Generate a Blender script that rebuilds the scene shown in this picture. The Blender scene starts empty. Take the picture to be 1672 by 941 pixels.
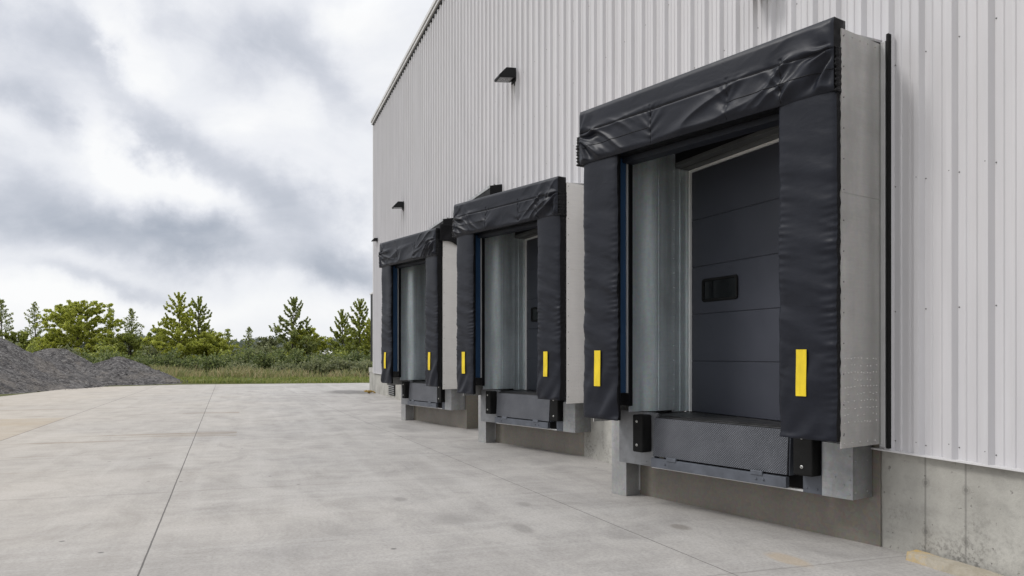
import bpy, bmesh, math, random
import numpy as np
from mathutils import Vector, Matrix, noise
PI = math.pi
R = math.radians
random.seed(7)
rng = np.random.default_rng(11)
scn = bpy.context.scene
col = scn.collection

# ------------------------------------------------------------------ place
F, CX, HY, EYE = 1300.0, 836.0, 578.0, 1.6      # surveyed from the photograph (metres)
WA = Vector((3.068, 6.603))                      # near foot of the long wall
WD = Vector((-0.31535, 0.94897))                 # along the wall, receding
WN = Vector((-0.94897, -0.31535))                # out of the wall

def at(px, Y, z=0.0):
    return Vector(((px - CX) / F * Y, Y, z))

def zat(py, Y):
    return EYE - (py - HY) * Y / F

# ------------------------------------------------------------------ object helpers
def tag(o, label=None, cat=None, group=None, kind=None):
    if label: o['label'] = label
    if cat: o['category'] = cat
    if group: o['group'] = group
    if kind: o['kind'] = kind
    return o

def empty(name, loc, rz=0.0):
    o = bpy.data.objects.new(name, None)
    o.empty_display_size = 0.2
    o.location = loc; o.rotation_euler = (0, 0, rz)
    col.objects.link(o)
    return o

class MB:
    def __init__(s):
        s.v = []; s.f = []; s.mi = []; s.sm = []
    def add(s, vs, fs, mi=0, smooth=False):
        b = len(s.v)
        s.v += [tuple(p) for p in vs]
        for f in fs:
            s.f.append([b + i for i in f]); s.mi.append(mi); s.sm.append(smooth)
    def box(s, x0, x1, y0, y1, z0, z1, mi=0):
        s.hexa([(x0, y0, z0), (x1, y0, z0), (x1, y1, z0), (x0, y1, z0),
                (x0, y0, z1), (x1, y0, z1), (x1, y1, z1), (x0, y1, z1)], mi)
    def hexa(s, p, mi=0):
        s.add(p, [(0, 3, 2, 1), (4, 5, 6, 7), (0, 1, 5, 4), (1, 2, 6, 5), (2, 3, 7, 6), (3, 0, 4, 7)], mi)
    def prism(s, poly, axis, a, b, mi=0):
        # poly: 2-D outline in the two other axes, extruded along axis from a to b
        def P(q, t):
            if axis == 'x': return (t, q[0], q[1])
            if axis == 'y': return (q[0], t, q[1])
            return (q[0], q[1], t)
        n = len(poly)
        vs = [P(q, a) for q in poly] + [P(q, b) for q in poly]
        fs = [tuple(range(n))[::-1], tuple(range(n, 2 * n))] + [(i, (i + 1) % n, n + (i + 1) % n, n + i) for i in range(n)]
        s.add(vs, fs, mi)
    def tube(s, pts, rad, n=6, mi=0, cap=True):
        pts = [Vector(p) for p in pts]
        rings = []
        for i, p in enumerate(pts):
            d = (pts[min(i + 1, len(pts) - 1)] - pts[max(i - 1, 0)]).normalized()
            a = d.orthogonal().normalized(); b = d.cross(a)
            r = rad[i] if hasattr(rad, '__len__') else rad
            rings.append([p + (a * math.cos(2 * PI * k / n) + b * math.sin(2 * PI * k / n)) * r for k in range(n)])
        vs = [q for r_ in rings for q in r_]
        fs = []
        for i in range(len(pts) - 1):
            for k in range(n):
                fs.append((i * n + k, i * n + (k + 1) % n, (i + 1) * n + (k + 1) % n, (i + 1) * n + k))
        if cap:
            fs.append(tuple(range(n))[::-1]); fs.append(tuple((len(pts) - 1) * n + k for k in range(n)))
        s.add(vs, fs, mi, True)
    def stud(s, c, nrm, r, h, n=6, mi=0):
        c = Vector(c); nrm = Vector(nrm).normalized()
        a = nrm.orthogonal().normalized(); b = nrm.cross(a)
        vs = [c + (a * math.cos(2 * PI * k / n) + b * math.sin(2 * PI * k / n)) * r for k in range(n)]
        vs += [c + nrm * h + (a * math.cos(2 * PI * k / n) + b * math.sin(2 * PI * k / n)) * r * .6 for k in range(n)]
        fs = [(k, (k + 1) % n, n + (k + 1) % n, n + k) for k in range(n)] + [tuple(range(n, 2 * n))]
        s.add(vs, fs, mi)
    def build(s, name, mats, parent=None, bevel=0.0, fix=True):
        me = bpy.data.meshes.new(name)
        me.from_pydata(s.v, [], s.f)
        if not isinstance(mats, (list, tuple)): mats = [mats]
        for m in mats: me.materials.append(m)
        me.polygons.foreach_set('material_index', s.mi)
        me.polygons.foreach_set('use_smooth', s.sm)
        if fix:
            bm = bmesh.new(); bm.from_mesh(me)
            bmesh.ops.recalc_face_normals(bm, faces=bm.faces)
            bm.to_mesh(me); bm.free()
        me.update()
        o = bpy.data.objects.new(name, me); col.objects.link(o)
        if parent: o.parent = parent
        if bevel:
            md = o.modifiers.new('bevel', 'BEVEL'); md.width = bevel; md.segments = 2; md.limit_method = 'ANGLE'; md.angle_limit = R(40)
        return o

# ------------------------------------------------------------------ materials
class NT:
    def __init__(s, name):
        s.m = bpy.data.materials.new(name); s.m.use_nodes = True
        s.t = s.m.node_tree; s.n = s.t.nodes; s.l = s.t.links
        s.b = s.n['Principled BSDF']
    def new(s, t, **kw):
        nd = s.n.new(t)
        for k, v in kw.items(): setattr(nd, k, v)
        return nd
    def link(s, a, b): s.l.new(a, b)
    def coord(s, scale=(1, 1, 1), kind='Object'):
        tc = s.new('ShaderNodeTexCoord'); mp = s.new('ShaderNodeMapping')
        mp.inputs['Scale'].default_value = scale
        s.link(tc.outputs[kind], mp.inputs['Vector'])
        return mp.outputs[0]
    def noise(s, vec, scale=5, detail=5, rough=.6, dist=0.0):
        nd = s.new('ShaderNodeTexNoise')
        nd.inputs['Scale'].default_value = scale; nd.inputs['Detail'].default_value = detail
        nd.inputs['Roughness'].default_value = rough; nd.inputs['Distortion'].default_value = dist
        s.link(vec, nd.inputs['Vector'])
        return nd.outputs['Fac']
    def ramp(s, fac, stops):
        nd = s.new('ShaderNodeValToRGB'); cr = nd.color_ramp
        while len(cr.elements) < len(stops): cr.elements.new(.5)
        for e, (p, c) in zip(cr.elements, stops):
            e.position = p; e.color = (c, c, c, 1) if not hasattr(c, '__len__') else (*c[:3], 1)
        s.link(fac, nd.inputs['Fac'])
        return nd.outputs['Color']
    def math(s, op, a, b=None, c=None, clamp=False):
        nd = s.new('ShaderNodeMath', operation=op); nd.use_clamp = clamp
        for i, x in enumerate((a, b, c)):
            if x is None: continue
            if isinstance(x, (int, float)): nd.inputs[i].default_value = x
            else: s.link(x, nd.inputs[i])
        return nd.outputs[0]
    def mix(s, fac, a, b, mode='MIX'):
        nd = s.new('ShaderNodeMix', data_type='RGBA', blend_type=mode)
        for key, x in ((0, fac), (6, a), (7, b)):
            if isinstance(x, (int, float)): nd.inputs[key].default_value = x if key == 0 else (x, x, x, 1)
            elif isinstance(x, (tuple, list)): nd.inputs[key].default_value = (*x[:3], 1)
            else: s.link(x, nd.inputs[key])
        return nd.outputs[2]
    def bump(s, hgt, strength=.3, dist=.01, prev=None):
        nd = s.new('ShaderNodeBump'); nd.inputs['Strength'].default_value = strength; nd.inputs['Distance'].default_value = dist
        s.link(hgt, nd.inputs['Height'])
        if prev is not None: s.link(prev, nd.inputs['Normal'])
        return nd.outputs[0]
    def done(s, color=None, rough=.5, metal=0.0, normal=None, spec=None):
        b = s.b
        for k, x in (('Base Color', color), ('Roughness', rough), ('Metallic', metal), ('Normal', normal), ('Specular IOR Level', spec)):
            if x is None: continue
            if isinstance(x, (int, float)): b.inputs[k].default_value = x
            elif isinstance(x, (tuple, list)): b.inputs[k].default_value = (*x[:3], 1)
            else: s.link(x, b.inputs[k])
        return s.m

def simple(name, c, rough=.5, metal=0.0, var=.25, scale=(4, 4, 4), bump=0.0, bs=60, spec=None):
    t = NT(name); v = t.coord(scale)
    n1 = t.noise(v, 1.0, 6, .6)
    lo = tuple(x * (1 - var) for x in c); hi = tuple(min(1, x * (1 + var)) for x in c)
    cc = t.ramp(n1, [(.3, lo), (.7, hi)])
    rr = t.ramp(n1, [(.3, max(.05, rough - .08)), (.7, min(1, rough + .08))])
    nm = t.bump(t.noise(t.coord(), bs, 3), bump, .004) if bump else None
    return t.done(cc, rr, metal, nm, spec)

M = {}
def mk_cladding():
    t = NT('painted ribbed steel')
    v = t.coord((3.2, 1, .22)); big = t.noise(t.coord((.35, 1, .25)), 1, 4, .55)
    n = t.noise(v, 1.6, 6, .65)
    fine = t.noise(t.coord((22, 22, .35)), 1.0, 4, .7)
    c = t.ramp(n, [(.25, (.515, .505, .518)), (.75, (.615, .603, .617))])
    c = t.mix(t.math('MULTIPLY', t.ramp(fine, [(.5, 0), (.85, 1)]), .30), c, (.48, .465, .455))
    c = t.mix(t.math('MULTIPLY', t.ramp(big, [(.45, 0), (.75, 1)]), .25), c, (.53, .515, .515))
    nm = t.bump(t.noise(t.coord((1.2, 1.2, .6)), 1.4, 3), .18, .03)
    M['clad'] = t.done(c, t.ramp(n, [(.2, .36), (.8, .55)]), 0.0, nm, .45)
mk_cladding()

def galv(name, c, rough, metal, streak=.5, mottle=.35, sat=.35, spangle=.10):
    t = NT(name)
    sp = t.new('ShaderNodeTexVoronoi'); sp.inputs['Scale'].default_value = 38
    t.link(t.coord(), sp.inputs['Vector'])
    n = t.noise(t.coord((3, 3, .22)), 1.3, 3, .55)
    b = t.noise(t.coord((1.4, 1.4, 1.4)), 1.3, 6, .65)
    c1 = t.ramp(n, [(.28, tuple(x * (1 - .35 * streak) for x in c)), (.72, tuple(min(1, x * (1 + .25 * streak)) for x in c))])
    c2 = t.mix(spangle, c1, sp.outputs['Color'], 'OVERLAY')
    hs = t.new('ShaderNodeHueSaturation'); hs.inputs['Saturation'].default_value = sat
    t.link(c2, hs.inputs['Color'])
    stain = t.math('MULTIPLY', t.ramp(b, [(.45, 0), (.66, 1)]), mottle)
    c3 = t.mix(stain, hs.outputs[0], tuple(x * .55 for x in c))
    rr = t.math('ADD', t.math('MULTIPLY', b, .3), rough - .15)
    gr = t.noise(t.coord((4, 4, 70)), 1, 4, .7); c3 = t.mix(t.math('MULTIPLY', t.ramp(gr, [(.4, 0), (.7, 1)]), .22), c3, tuple(x * .7 for x in c))
    nm = t.bump(t.noise(t.coord((2.5, 2.5, .7)), 1.5, 3), .15, .02)
    return t.done(c3, rr, metal, nm)
M['galv'] = galv('weathered galvanised sheet', (.47, .46, .445), .46, .35, .3)
M['galv_in'] = galv('shiny galvanised lining', (.64, .715, .735), .36, .55, 1.3, .4, .9)  # strong tone streaks put the sheet's reflections into the colour
M['galv_post'] = galv('galvanised steel post', (.40, .405, .405), .42, .5, .8, .6, .5)
M['plate'] = galv('brown grey base plate', (.195, .175, .148), .46, .15, .2, .25, 1.0)
M['panel_pale'] = galv('pale coated panel', (.74, .72, .685), .5, .05, .12, .12, .9, .01)
M['panel_mid'] = galv('dull aluminium panel', (.46, .448, .425), .40, .35, .5, .38, .8, .03)
M['plate_mid'] = simple('dull zinc plate', (.20, .205, .215), .5, .3, .3, (5, 5, 5))
M['rivet'] = simple('bright rivet', (.60, .59, .57), .35, .2, .1)
M['white'] = simple('white edge strip', (.88, .88, .87), .4, 0, .05)
M['galv_box'] = galv('dull galvanised box', (.29, .30, .305), .42, .5, .7, .6, .6)
M['soffit'] = simple('dull grey soffit', (.11, .112, .112), .45, .3, .2, (2, 2, 2))
M['alu'] = simple('aluminium edge', (.62, .62, .62), .35, .5, .1)

def mk_vinyl():
    t = NT('dark vinyl')
    n = t.noise(t.coord(), 3.0, 6, .65)
    c = t.ramp(n, [(.3, (.0058, .0072, .0130)), (.7, (.0098, .0116, .0195))])
    dust = t.math('MULTIPLY', t.ramp(t.noise(t.coord((6, 6, 2)), 2, 6, .75), [(.55, 0), (.85, 1)]), .22)
    c = t.mix(dust, c, (.035, .034, .036))
    w = t.noise(t.coord((9, 9, 26)), 1, 4, .6)
    w2 = t.noise(t.coord((4, 4, 7)), 1.0, 3, .5, .6)
    nm = t.bump(w2, .13, .03)
    nm = t.bump(w, .08, .008, nm)
    nm = t.bump(t.noise(t.coord(), 420, 2), .08, .0015, nm)
    M['vinyl'] = t.done(c, t.ramp(n, [(.3, .38), (.7, .50)]), 0, nm, .27)
mk_vinyl()
M['vinyl_blk'] = simple('black vinyl and shaded sides', (.005, .005, .006), .5, 0, .2, bump=.2, spec=.18)
M['rubber'] = simple('black rubber', (.008, .008, .008), .75, 0, .5, (9, 9, 9), .4, 90, .2)
M['black'] = simple('flat black paint and pit shade', (.006, .006, .007), .6, 0, .2, spec=.2)
M['navy'] = simple('navy foam lining', (.006, .008, .016), .6, 0, .2)
M['blue'] = simple('blue strip', (.022, .058, .125), .35, 0, .3, (9, 9, 1))
M['yellow'] = simple('yellow guide tape', (.74, .545, .012), .5, 0, .16, (14, 14, 5))
M['door'] = simple('slate grey door panel', (.040, .043, .057), .42, 0, .10, (2, 2, 2), .05, 300)
M['glass'] = simple('dark glazing', (.003, .0035, .004), .06, 0, .05, spec=.35)
M['lamp'] = simple('black lamp housing', (.010, .010, .011), .5, 0, .2, spec=.25)
M['lens'] = simple('grey lamp lens', (.16, .16, .165), .25, 0, .1, (30, 30, 30))
M['steel_blue'] = simple('grey blue painted steel', (.095, .104, .124), .48, .2, .25, (6, 6, 6), .1, 80)
M['deck'] = simple('worn steel deck', (.034, .034, .035), .45, .4, .5, (5, 5, 5), .2, 80)
M['bolt'] = simple('zinc bolt', (.5, .5, .48), .35, .8, .1)
M['screw'] = simple('dark screw', (.17, .165, .165), .5, .3, .3)
M['trim'] = simple('pale trim', (.62, .61, .61), .45, 0, .12, (1, 1, 1))
M['roof'] = simple('grey roof sheet', (.30, .30, .31), .5, .2, .15)

def mk_tread():
    t = NT('diamond tread steel')
    v = t.coord((62, 62, 62)); w1 = t.new('ShaderNodeTexWave'); w1.wave_type = 'BANDS'; w1.bands_direction = 'DIAGONAL'
    w1.inputs['Scale'].default_value = .42; w1.inputs['Distortion'].default_value = 1.5
    t.link(v, w1.inputs['Vector'])
    v2 = t.coord((-62, 62, 62)); w2 = t.new('ShaderNodeTexWave'); w2.wave_type = 'BANDS'; w2.bands_direction = 'DIAGONAL'
    w2.inputs['Scale'].default_value = .42; w2.inputs['Distortion'].default_value = 1.5
    t.link(v2, w2.inputs['Vector'])
    h = t.math('MULTIPLY', w1.outputs['Fac'], w2.outputs['Fac'])
    n = t.noise(t.coord(), 3, 6, .7)
    c = t.ramp(n, [(.3, (.058, .063, .075)), (.7, (.105, .11, .125))])
    c = t.mix(t.math('MULTIPLY', t.ramp(h, [(.25, 0), (.6, 1)]), .5), c, (.24, .245, .265))
    M['tread'] = t.done(c, .42, .4, t.bump(h, .9, .006))
mk_tread()

def mk_foundation():
    t = NT('poured concrete wall')
    n = t.noise(t.coord(), 1.4, 8, .65); f = t.noise(t.coord(), 26, 6, .7); m = t.noise(t.coord((1, 1, 1.4)), 5, 6, .7)
    c = t.ramp(n, [(.3, (.30, .29, .262)), (.7, (.46, .448, .41))])
    c = t.mix(t.math('MULTIPLY', t.ramp(m, [(.5, 0), (.75, 1)]), .45), c, (.20, .195, .18))
    pit = t.ramp(t.noise(t.coord(), 19, 3, .5), [(.66, 0), (.72, 1)])
    # damp, pitted honeycomb in a few places low on the wall
    sx = t.new('ShaderNodeSeparateXYZ'); tc = t.new('ShaderNodeTexCoord'); t.link(tc.outputs['Object'], sx.inputs[0])
    low = t.ramp(t.math('ADD', sx.outputs['Z'], t.math('MULTIPLY', n, .9)), [(.55, 1), (.95, 0)])
    hc = t.math('MULTIPLY', t.math('MULTIPLY', t.math('MULTIPLY', low, t.ramp(t.noise(t.coord((1, 1, 1)), 1.9, 4, .6), [(.45, 0), (.6, 1)])), t.ramp(f, [(.46, 0), (.6, 1)])), .75)
    c = t.mix(hc, c, (.12, .115, .105))
    c = t.mix(t.math('MULTIPLY', pit, .6), c, (.13, .125, .115))
    # form seams every 0.62 m
    seam = None
    for xs in (.446, .812, 2.03, 3.25, -4.4, -9.7):
        q = t.ramp(t.math('ABSOLUTE', t.math('SUBTRACT', t.math('ADD', sx.outputs['X'], t.math('MULTIPLY', m, .008)), xs)), [(.006, 1), (.011, 0)])
        seam = q if seam is None else t.math('MAXIMUM', seam, q)
    for (xs, zs) in ((.446, .60), (.812, .60), (.446, .22), (.812, .22), (1.6, .45)):
        d = t.math('SQRT', t.math('ADD', t.math('POWER', t.math('SUBTRACT', sx.outputs['X'], xs), 2), t.math('POWER', t.math('SUBTRACT', sx.outputs['Z'], zs), 2)))
        d = t.math('ADD', d, t.math('MULTIPLY', t.math('SUBTRACT', f, .5), .03))
        q = t.ramp(d, [(.016, 1), (.022, .15), (.028, .6), (.045, 0)]); c = t.mix(t.math('MULTIPLY', q, .55), c, (.11, .105, .095))
    c = t.mix(t.math('MULTIPLY', seam, .5), c, (.13, .125, .115))
    nm = t.bump(t.math('ADD', f, t.math('MULTIPLY', pit, -1.2)), .5, .01)
    M['found'] = t.done(c, .85, 0, nm, .3)
mk_foundation()

def mk_yard():
    t = NT('worn concrete slab')
    tc = t.new('ShaderNodeTexCoord'); sx = t.new('ShaderNodeSeparateXYZ'); t.link(tc.outputs['Object'], sx.inputs[0])
    x, y = sx.outputs['X'], sx.outputs['Y']
    big = t.noise(t.coord((.22, .22, 1)), 1, 7, .62)
    mid = t.noise(t.coord((1.0, 1.5, 1)), 1, 8, .70, .6)
    brush = t.noise(t.coord((5.5, .35, 1)), 1, 5, .65, .4)     # broom marks and tyre wear across the slab
    fine = t.noise(t.coord(), 34, 6, .78)
    c = t.ramp(big, [(.3, (.345, .326, .306)), (.7, (.475, .455, .43))])
    c = t.mix(t.math('MULTIPLY', t.ramp(mid, [(.42, 0), (.66, 1)]), .62), c, (.235, .225, .215))
    c = t.mix(t.math('MULTIPLY', t.ramp(brush, [(.5, 0), (.70, 1)]), .34), c, (.50, .485, .465))
    tyre = t.noise(t.coord((.10, 2.4, 1)), 1, 4, .6, .3)
    c = t.mix(t.math('MULTIPLY', t.ramp(tyre, [(.52, 0), (.70, 1)]), .28), c, (.52, .505, .485))
    c = t.mix(t.math('MULTIPLY', t.ramp(tyre, [(.30, 1), (.44, 0)]), .24), c, (.22, .208, .195))
    c = t.mix(t.math('MULTIPLY', t.ramp(brush, [(.25, 1), (.45, 0)]), .22), c, (.25, .238, .226))
    c = t.mix(t.math('MULTIPLY', t.ramp(fine, [(.42, 0), (.72, 1)]), .55), c, (.16, .152, .143))
    # sandy tracked-in dirt towards the stockpiles
    far = t.ramp(t.math('ADD', t.math('MULTIPLY', y, -.05), t.math('MULTIPLY', big, .5)), [(.42, 0), (.85, 1)])
    c = t.mix(t.math('MULTIPLY', far, .55), c, (.40, .345, .275))
    sand = t.noise(t.coord((.9, .16, 1)), 1.0, 6, .65)
    sl = t.math('MULTIPLY', t.math('LESS_THAN', y, -9.3), t.math('GREATER_THAN', x, -17.2))
    c = t.mix(t.math('MULTIPLY', t.math('MULTIPLY', sl, t.ramp(sand, [(.25, .35), (.6, 1)])), .6), c, (.33, .26, .17))
    st = t.math('MULTIPLY', t.ramp(t.noise(t.coord((1.1, .12, 1)), .9, 5, .6), [(.60, 0), (.68, 1)]), t.math('LESS_THAN', y, -5.2))
    c = t.mix(t.math('MULTIPLY', st, .55), c, (.20, .155, .105))
    # dark damp patch at the far corner of the building
    def patch(px, py, rx, ry, amt, colr):
        nonlocal c
        d = t.math('SQRT', t.math('ADD', t.math('POWER', t.math('DIVIDE', t.math('SUBTRACT', x, px), rx), 2), t.math('POWER', t.math('DIVIDE', t.math('SUBTRACT', y, py), ry), 2)))
        d = t.math('ADD', d, t.math('MULTIPLY', t.math('SUBTRACT', mid, .5), 1.6))
        c = t.mix(t.math('MULTIPLY', t.ramp(d, [(.6, 1), (1.1, 0)]), amt), c, colr)
    patch(-28.5, -.9, 2.2, 1.2, .75, (.09, .085, .08))
    patch(-1.2, -1.2, .16, .10, .5, (.14, .12, .10))
    patch(-2.2, -3.1, .35, .22, .35, (.22, .21, .20))
    patch(-4.6, -2.7, .5, .3, .3, (.22, .21, .20))
    patch(-3.4, -3.4, .16, .09, .45, (.17, .16, .15)); patch(-2.7, -2.2, .20, .10, .45, (.17, .16, .15)); patch(-1.6, -2.6, .25, .10, .45, (.17, .16, .15))
    patch(.1, -1.0, .25, .12, .4, (.42, .30, .16))
    # specks of grit and spalls
    vo = t.new('ShaderNodeTexVoronoi'); vo.inputs['Scale'].default_value = 1.7; t.link(tc.outputs['Object'], vo.inputs['Vector'])
    wn = t.new('ShaderNodeSeparateColor'); t.link(vo.outputs['Color'], wn.inputs[0])
    spk = t.math('MULTIPLY', t.ramp(t.math('ADD', vo.outputs['Distance'], t.math('MULTIPLY', fine, .03)), [(.045, 1), (.065, 0)]), t.math('GREATER_THAN', wn.outputs[0], .40))
    c = t.mix(t.math('MULTIPLY', spk, .8), c, (.10, .095, .09))
    # sawn joints, parallel with the wall and across it
    wob = t.math('MULTIPLY', t.math('SUBTRACT', t.noise(t.coord((.6, .6, 1)), 3, 4), .5), .012)
    yy = t.math('ADD', y, wob); xx = t.math('ADD', x, wob)
    J = None
    for k, sk, wd in ((-1.66, .052, .0040), (-5.72, .0212, .0065), (-9.3, .0, .009), (-13.6, .0, .008)):
        d = t.math('ABSOLUTE', t.math('SUBTRACT', t.math('SUBTRACT', yy, k), t.math('MULTIPLY', x, sk)))
        j = t.ramp(t.math('DIVIDE', d, wd * 4), [(.2, 1), (.32, 0)])
        J = j if J is None else t.math('MAXIMUM', J, j)
    d = t.math('ABSOLUTE', t.math('SUBTRACT', t.math('FRACT', t.math('DIVIDE', t.math('ADD', xx, 2.2), 5.0)), .5))
    j2 = t.math('MULTIPLY', t.ramp(d, [(.0006, 1), (.0016, 0)]), .45)
    edge = None
    c = t.mix(t.math('MULTIPLY', J, .85), c, (.07, .065, .06))
    c = t.mix(j2, c, (.14, .13, .12))
    hgt = t.math('ADD', t.math('MULTIPLY', fine, .5), t.math('ADD', t.math('MULTIPLY', brush, .8), t.math('MULTIPLY', J, -3)))
    nm = t.bump(hgt, .35, .006)
    M['yard'] = t.done(c, t.ramp(mid, [(.3, .62), (.7, .85)]), 0, nm, .4)
mk_yard()

def mk_ground():
    t = NT('rough field soil and turf')
    n = t.noise(t.coord((.12, .12, 1)), 1, 8, .65); f = t.noise(t.coord(), 3.5, 6, .7)
    c = t.ramp(n, [(.3, (.075, .085, .030)), (.55, (.115, .115, .050)), (.8, (.15, .125, .075))])
    c = t.mix(t.math('MULTIPLY', f, .5), c, (.06, .065, .025))
    M['ground'] = t.done(c, .95, 0, t.bump(f, .8, .1), .1)
mk_ground()

def mk_gravel():
    t = NT('crushed grey gravel')
    vo = t.new('ShaderNodeTexVoronoi'); vo.inputs['Scale'].default_value = 11; t.link(t.coord(), vo.inputs['Vector'])
    sc = t.new('ShaderNodeSeparateColor'); t.link(vo.outputs['Color'], sc.inputs[0])
    n = t.noise(t.coord((.8, .8, 1.6)), .55, 9, .72, .6); n2 = t.noise(t.coord(), 2.6, 8, .75)
    c = t.ramp(sc.outputs[0], [(.0, (.075, .070, .069)), (.6, (.155, .146, .142)), (.95, (.225, .214, .206)), (1, (.29, .28, .27))])
    c = t.mix(t.math('MULTIPLY', t.ramp(n, [(.52, 0), (.62, 1)]), .62), c, (.23, .205, .18))
    c = t.mix(t.math('MULTIPLY', t.ramp(n2, [(.36, 1), (.52, 0)]), .7), c, (.040, .039, .042))
    M['gravel'] = t.done(c, .9, 0, t.bump(t.math('ADD', vo.outputs['Distance'], t.math('MULTIPLY', n2, 2.0)), 1.0, .10), .2)
mk_gravel()

def leafmat(name, stops, trans=.38):
    t = NT(name)
    g = t.new('ShaderNodeNewGeometry')
    n = t.noise(t.coord(), .9, 3, .6)
    k = t.math('ADD', t.math('MULTIPLY', g.outputs['Random Per Island'], .65), t.math('MULTIPLY', n, .45))
    c = t.ramp(k, stops)
    t.done(c, .6, 0, None, .25)
    tr = t.new('ShaderNodeBsdfTranslucent'); t.link(c, tr.inputs['Color'])
    mx = t.new('ShaderNodeAddShader')      # a leaf both reflects and lets light through
    out = t.n['Material Output']
    t.link(t.b.outputs[0], mx.inputs[0]); t.link(tr.outputs[0], mx.inputs[1]); t.link(mx.outputs[0], out.inputs['Surface'])
    return t.m
M['leaf_y'] = leafmat('yellow green leaves', [(.1, (.080, .094, .013)), (.5, (.185, .203, .032)), (.95, (.31, .315, .06))])
M['leaf_g'] = leafmat('mid green leaves', [(.1, (.055, .070, .014)), (.5, (.135, .156, .032)), (.95, (.235, .25, .06))])
M['leaf_c'] = leafmat('conifer needles', [(.1, (.050, .064, .020)), (.5, (.115, .137, .040)), (.95, (.20, .21, .07))])
M['leaf_d'] = leafmat('dark shrub leaves', [(.1, (.020, .030, .011)), (.5, (.070, .090, .030)), (.95, (.16, .175, .065))])
M['leaf_p'] = leafmat('pale shrub leaves', [(.1, (.045, .055, .025)), (.5, (.095, .105, .05)), (.95, (.16, .165, .085))])
M['leaf_far'] = leafmat('distant wood leaves', [(.1, (.040, .052, .038)), (.5, (.070, .082, .062)), (.95, (.10, .105, .085))])
M['grass_g'] = leafmat('green grass blades', [(.1, (.05, .07, .012)), (.5, (.10, .12, .028)), (.95, (.17, .165, .06))])
M['grass_b'] = leafmat('dry grass stems', [(.1, (.065, .080, .025)), (.5, (.13, .135, .055)), (.8, (.19, .155, .085)), (.95, (.25, .21, .12))])
M['bark'] = simple('bark', (.075, .062, .05), .9, 0, .3, (8, 8, 2), .5, 20)

# ------------------------------------------------------------------ setting: ground and yard
def sheet(name, pts, z, mat, loc=(0, 0, 0), rz=0.0):
    mw = Matrix.Translation(loc) @ Matrix.Rotation(rz, 4, 'Z'); inv = mw.inverted()
    me = bpy.data.meshes.new(name)
    me.from_pydata([inv @ Vector((p[0], p[1], z)) for p in pts], [], [tuple(range(len(pts)))])
    me.materials.append(mat)
    o = bpy.data.objects.new(name, me); o.location = loc; o.rotation_euler = (0, 0, rz); col.objects.link(o)
    return o
WRZ = math.atan2(-WD.y, -WD.x)
g = sheet('ground', [(-900, -300), (900, -300), (900, 1500), (-900, 1500)], -.03, M['ground'])
tag(g, 'rough field ground reaching to the horizon', 'ground', kind='structure')
y_ = sheet('concrete_yard', [(-13, -15), (26, -15), (30, 50), (-7.95, 43.9), (-17.2, 41.3), (-20.6, 38.0), (-19.2, 30.0), (-16.5, 12)], 0.0, M['yard'], (WA.x, WA.y, 0), WRZ)
tag(y_, 'pale stained concrete yard with sawn joints', 'pavement', kind='structure')

# ------------------------------------------------------------------ warehouse (local x = towards the near end, y = into the building)
SFAR = 27.87
wh = empty('warehouse', (WA.x, WA.y, 0), WRZ)
tag(wh, 'tall warehouse clad in pale grey ribbed steel on a concrete base with loading docks', 'warehouse')
ZC, ZE = .815, 11.07
XN = 9.0
def rib_profile(x0, x1, pitch, phase):
    pts = []; k = math.floor((x0 - phase) / pitch); x = phase + k * pitch
    while x < x1:
        # major rib then two low stiffeners in the pan
        for dx, h in ((-.045, 0), (-.024, .042), (.024, .042), (.045, 0), (.090, 0), (.098, .008), (.116, .008), (.124, 0), (.178, 0), (.186, .008), (.204, .008), (.212, 0)):
            if x0 <= x + dx <= x1: pts.append((x + dx, h))
        x += pitch
    return [(x0, 0)] + pts + [(x1, 0)]
mb = MB()
prof = rib_profile(-SFAR, XN, .305, .10)
n = len(prof)
vs = [(p[0], -.008 - p[1], ZC) for p in prof] + [(p[0], -.008 - p[1], ZE) for p in prof]
mb.add(vs, [(i, i + 1, n + i + 1, n + i) for i in range(n - 1)])
mb.build('wall_cladding', M['clad'], wh, fix=False)
mb = MB()   # far end wall, ribbed too
prof = rib_profile(0.06, 30, .305, .10); n = len(prof)
vs = [(-SFAR - p[1], p[0], ZC) for p in prof] + [(-SFAR - p[1], p[0], ZE) for p in prof]
mb.add(vs, [(i, i + 1, n + i + 1, n + i) for i in range(n - 1)])
mb.build('end_wall', M['clad'], wh, fix=False)
mb = MB()
mb.box(-SFAR - .03, -SFAR + .10, -.056, .10, ZC + .01, ZE - .02)
mb.build('corner_trim', M['trim'], wh, .004)
mb = MB()
mb.prism([(-.058, ZC - .010), (-.003, ZC - .004), (-.003, ZC + .004), (-.058, ZC + .002)], 'x', -SFAR, XN)
mb.build('drip_trim', M['trim'], wh)
mb = MB()
mb.box(-29.25, XN, .004, .35, -.4, ZC - .004)
mb.box(-29.25, -28.95, .35, 30, -.4, ZC + .2)
mb.box(-29.25, -28.0, -.02, .34, ZC - .004, ZC + .2)
mb.build('foundation', M['found'], wh)
mb = MB()
mb.box(-SFAR - .10, XN, -.10, .10, ZE + .05, ZE + .20)
mb.box(-SFAR - .10, XN, -.135, -.103, ZE + .14, ZE + .25)
mb.build('roof_edge', M['trim'], wh, .005)
mb = MB(); mb.box(-SFAR - .02, XN, -.052, .05, ZE - .03, ZE + .047); mb.build('eave_closure', M['black'], wh)
mb = MB()
mb.hexa([(-SFAR - .1, .10, ZE + .05), (XN, .10, ZE + .05), (XN, 30, ZE + 2.0), (-SFAR - .1, 30, ZE + 2.0),
         (-SFAR - .1, .10, ZE + .15), (XN, .10, ZE + .15), (XN, 30, ZE + 2.1), (-SFAR - .1, 30, ZE + 2.1)])
mb.build('roof', M['roof'], wh)
mb = MB()    # screw rows
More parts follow.
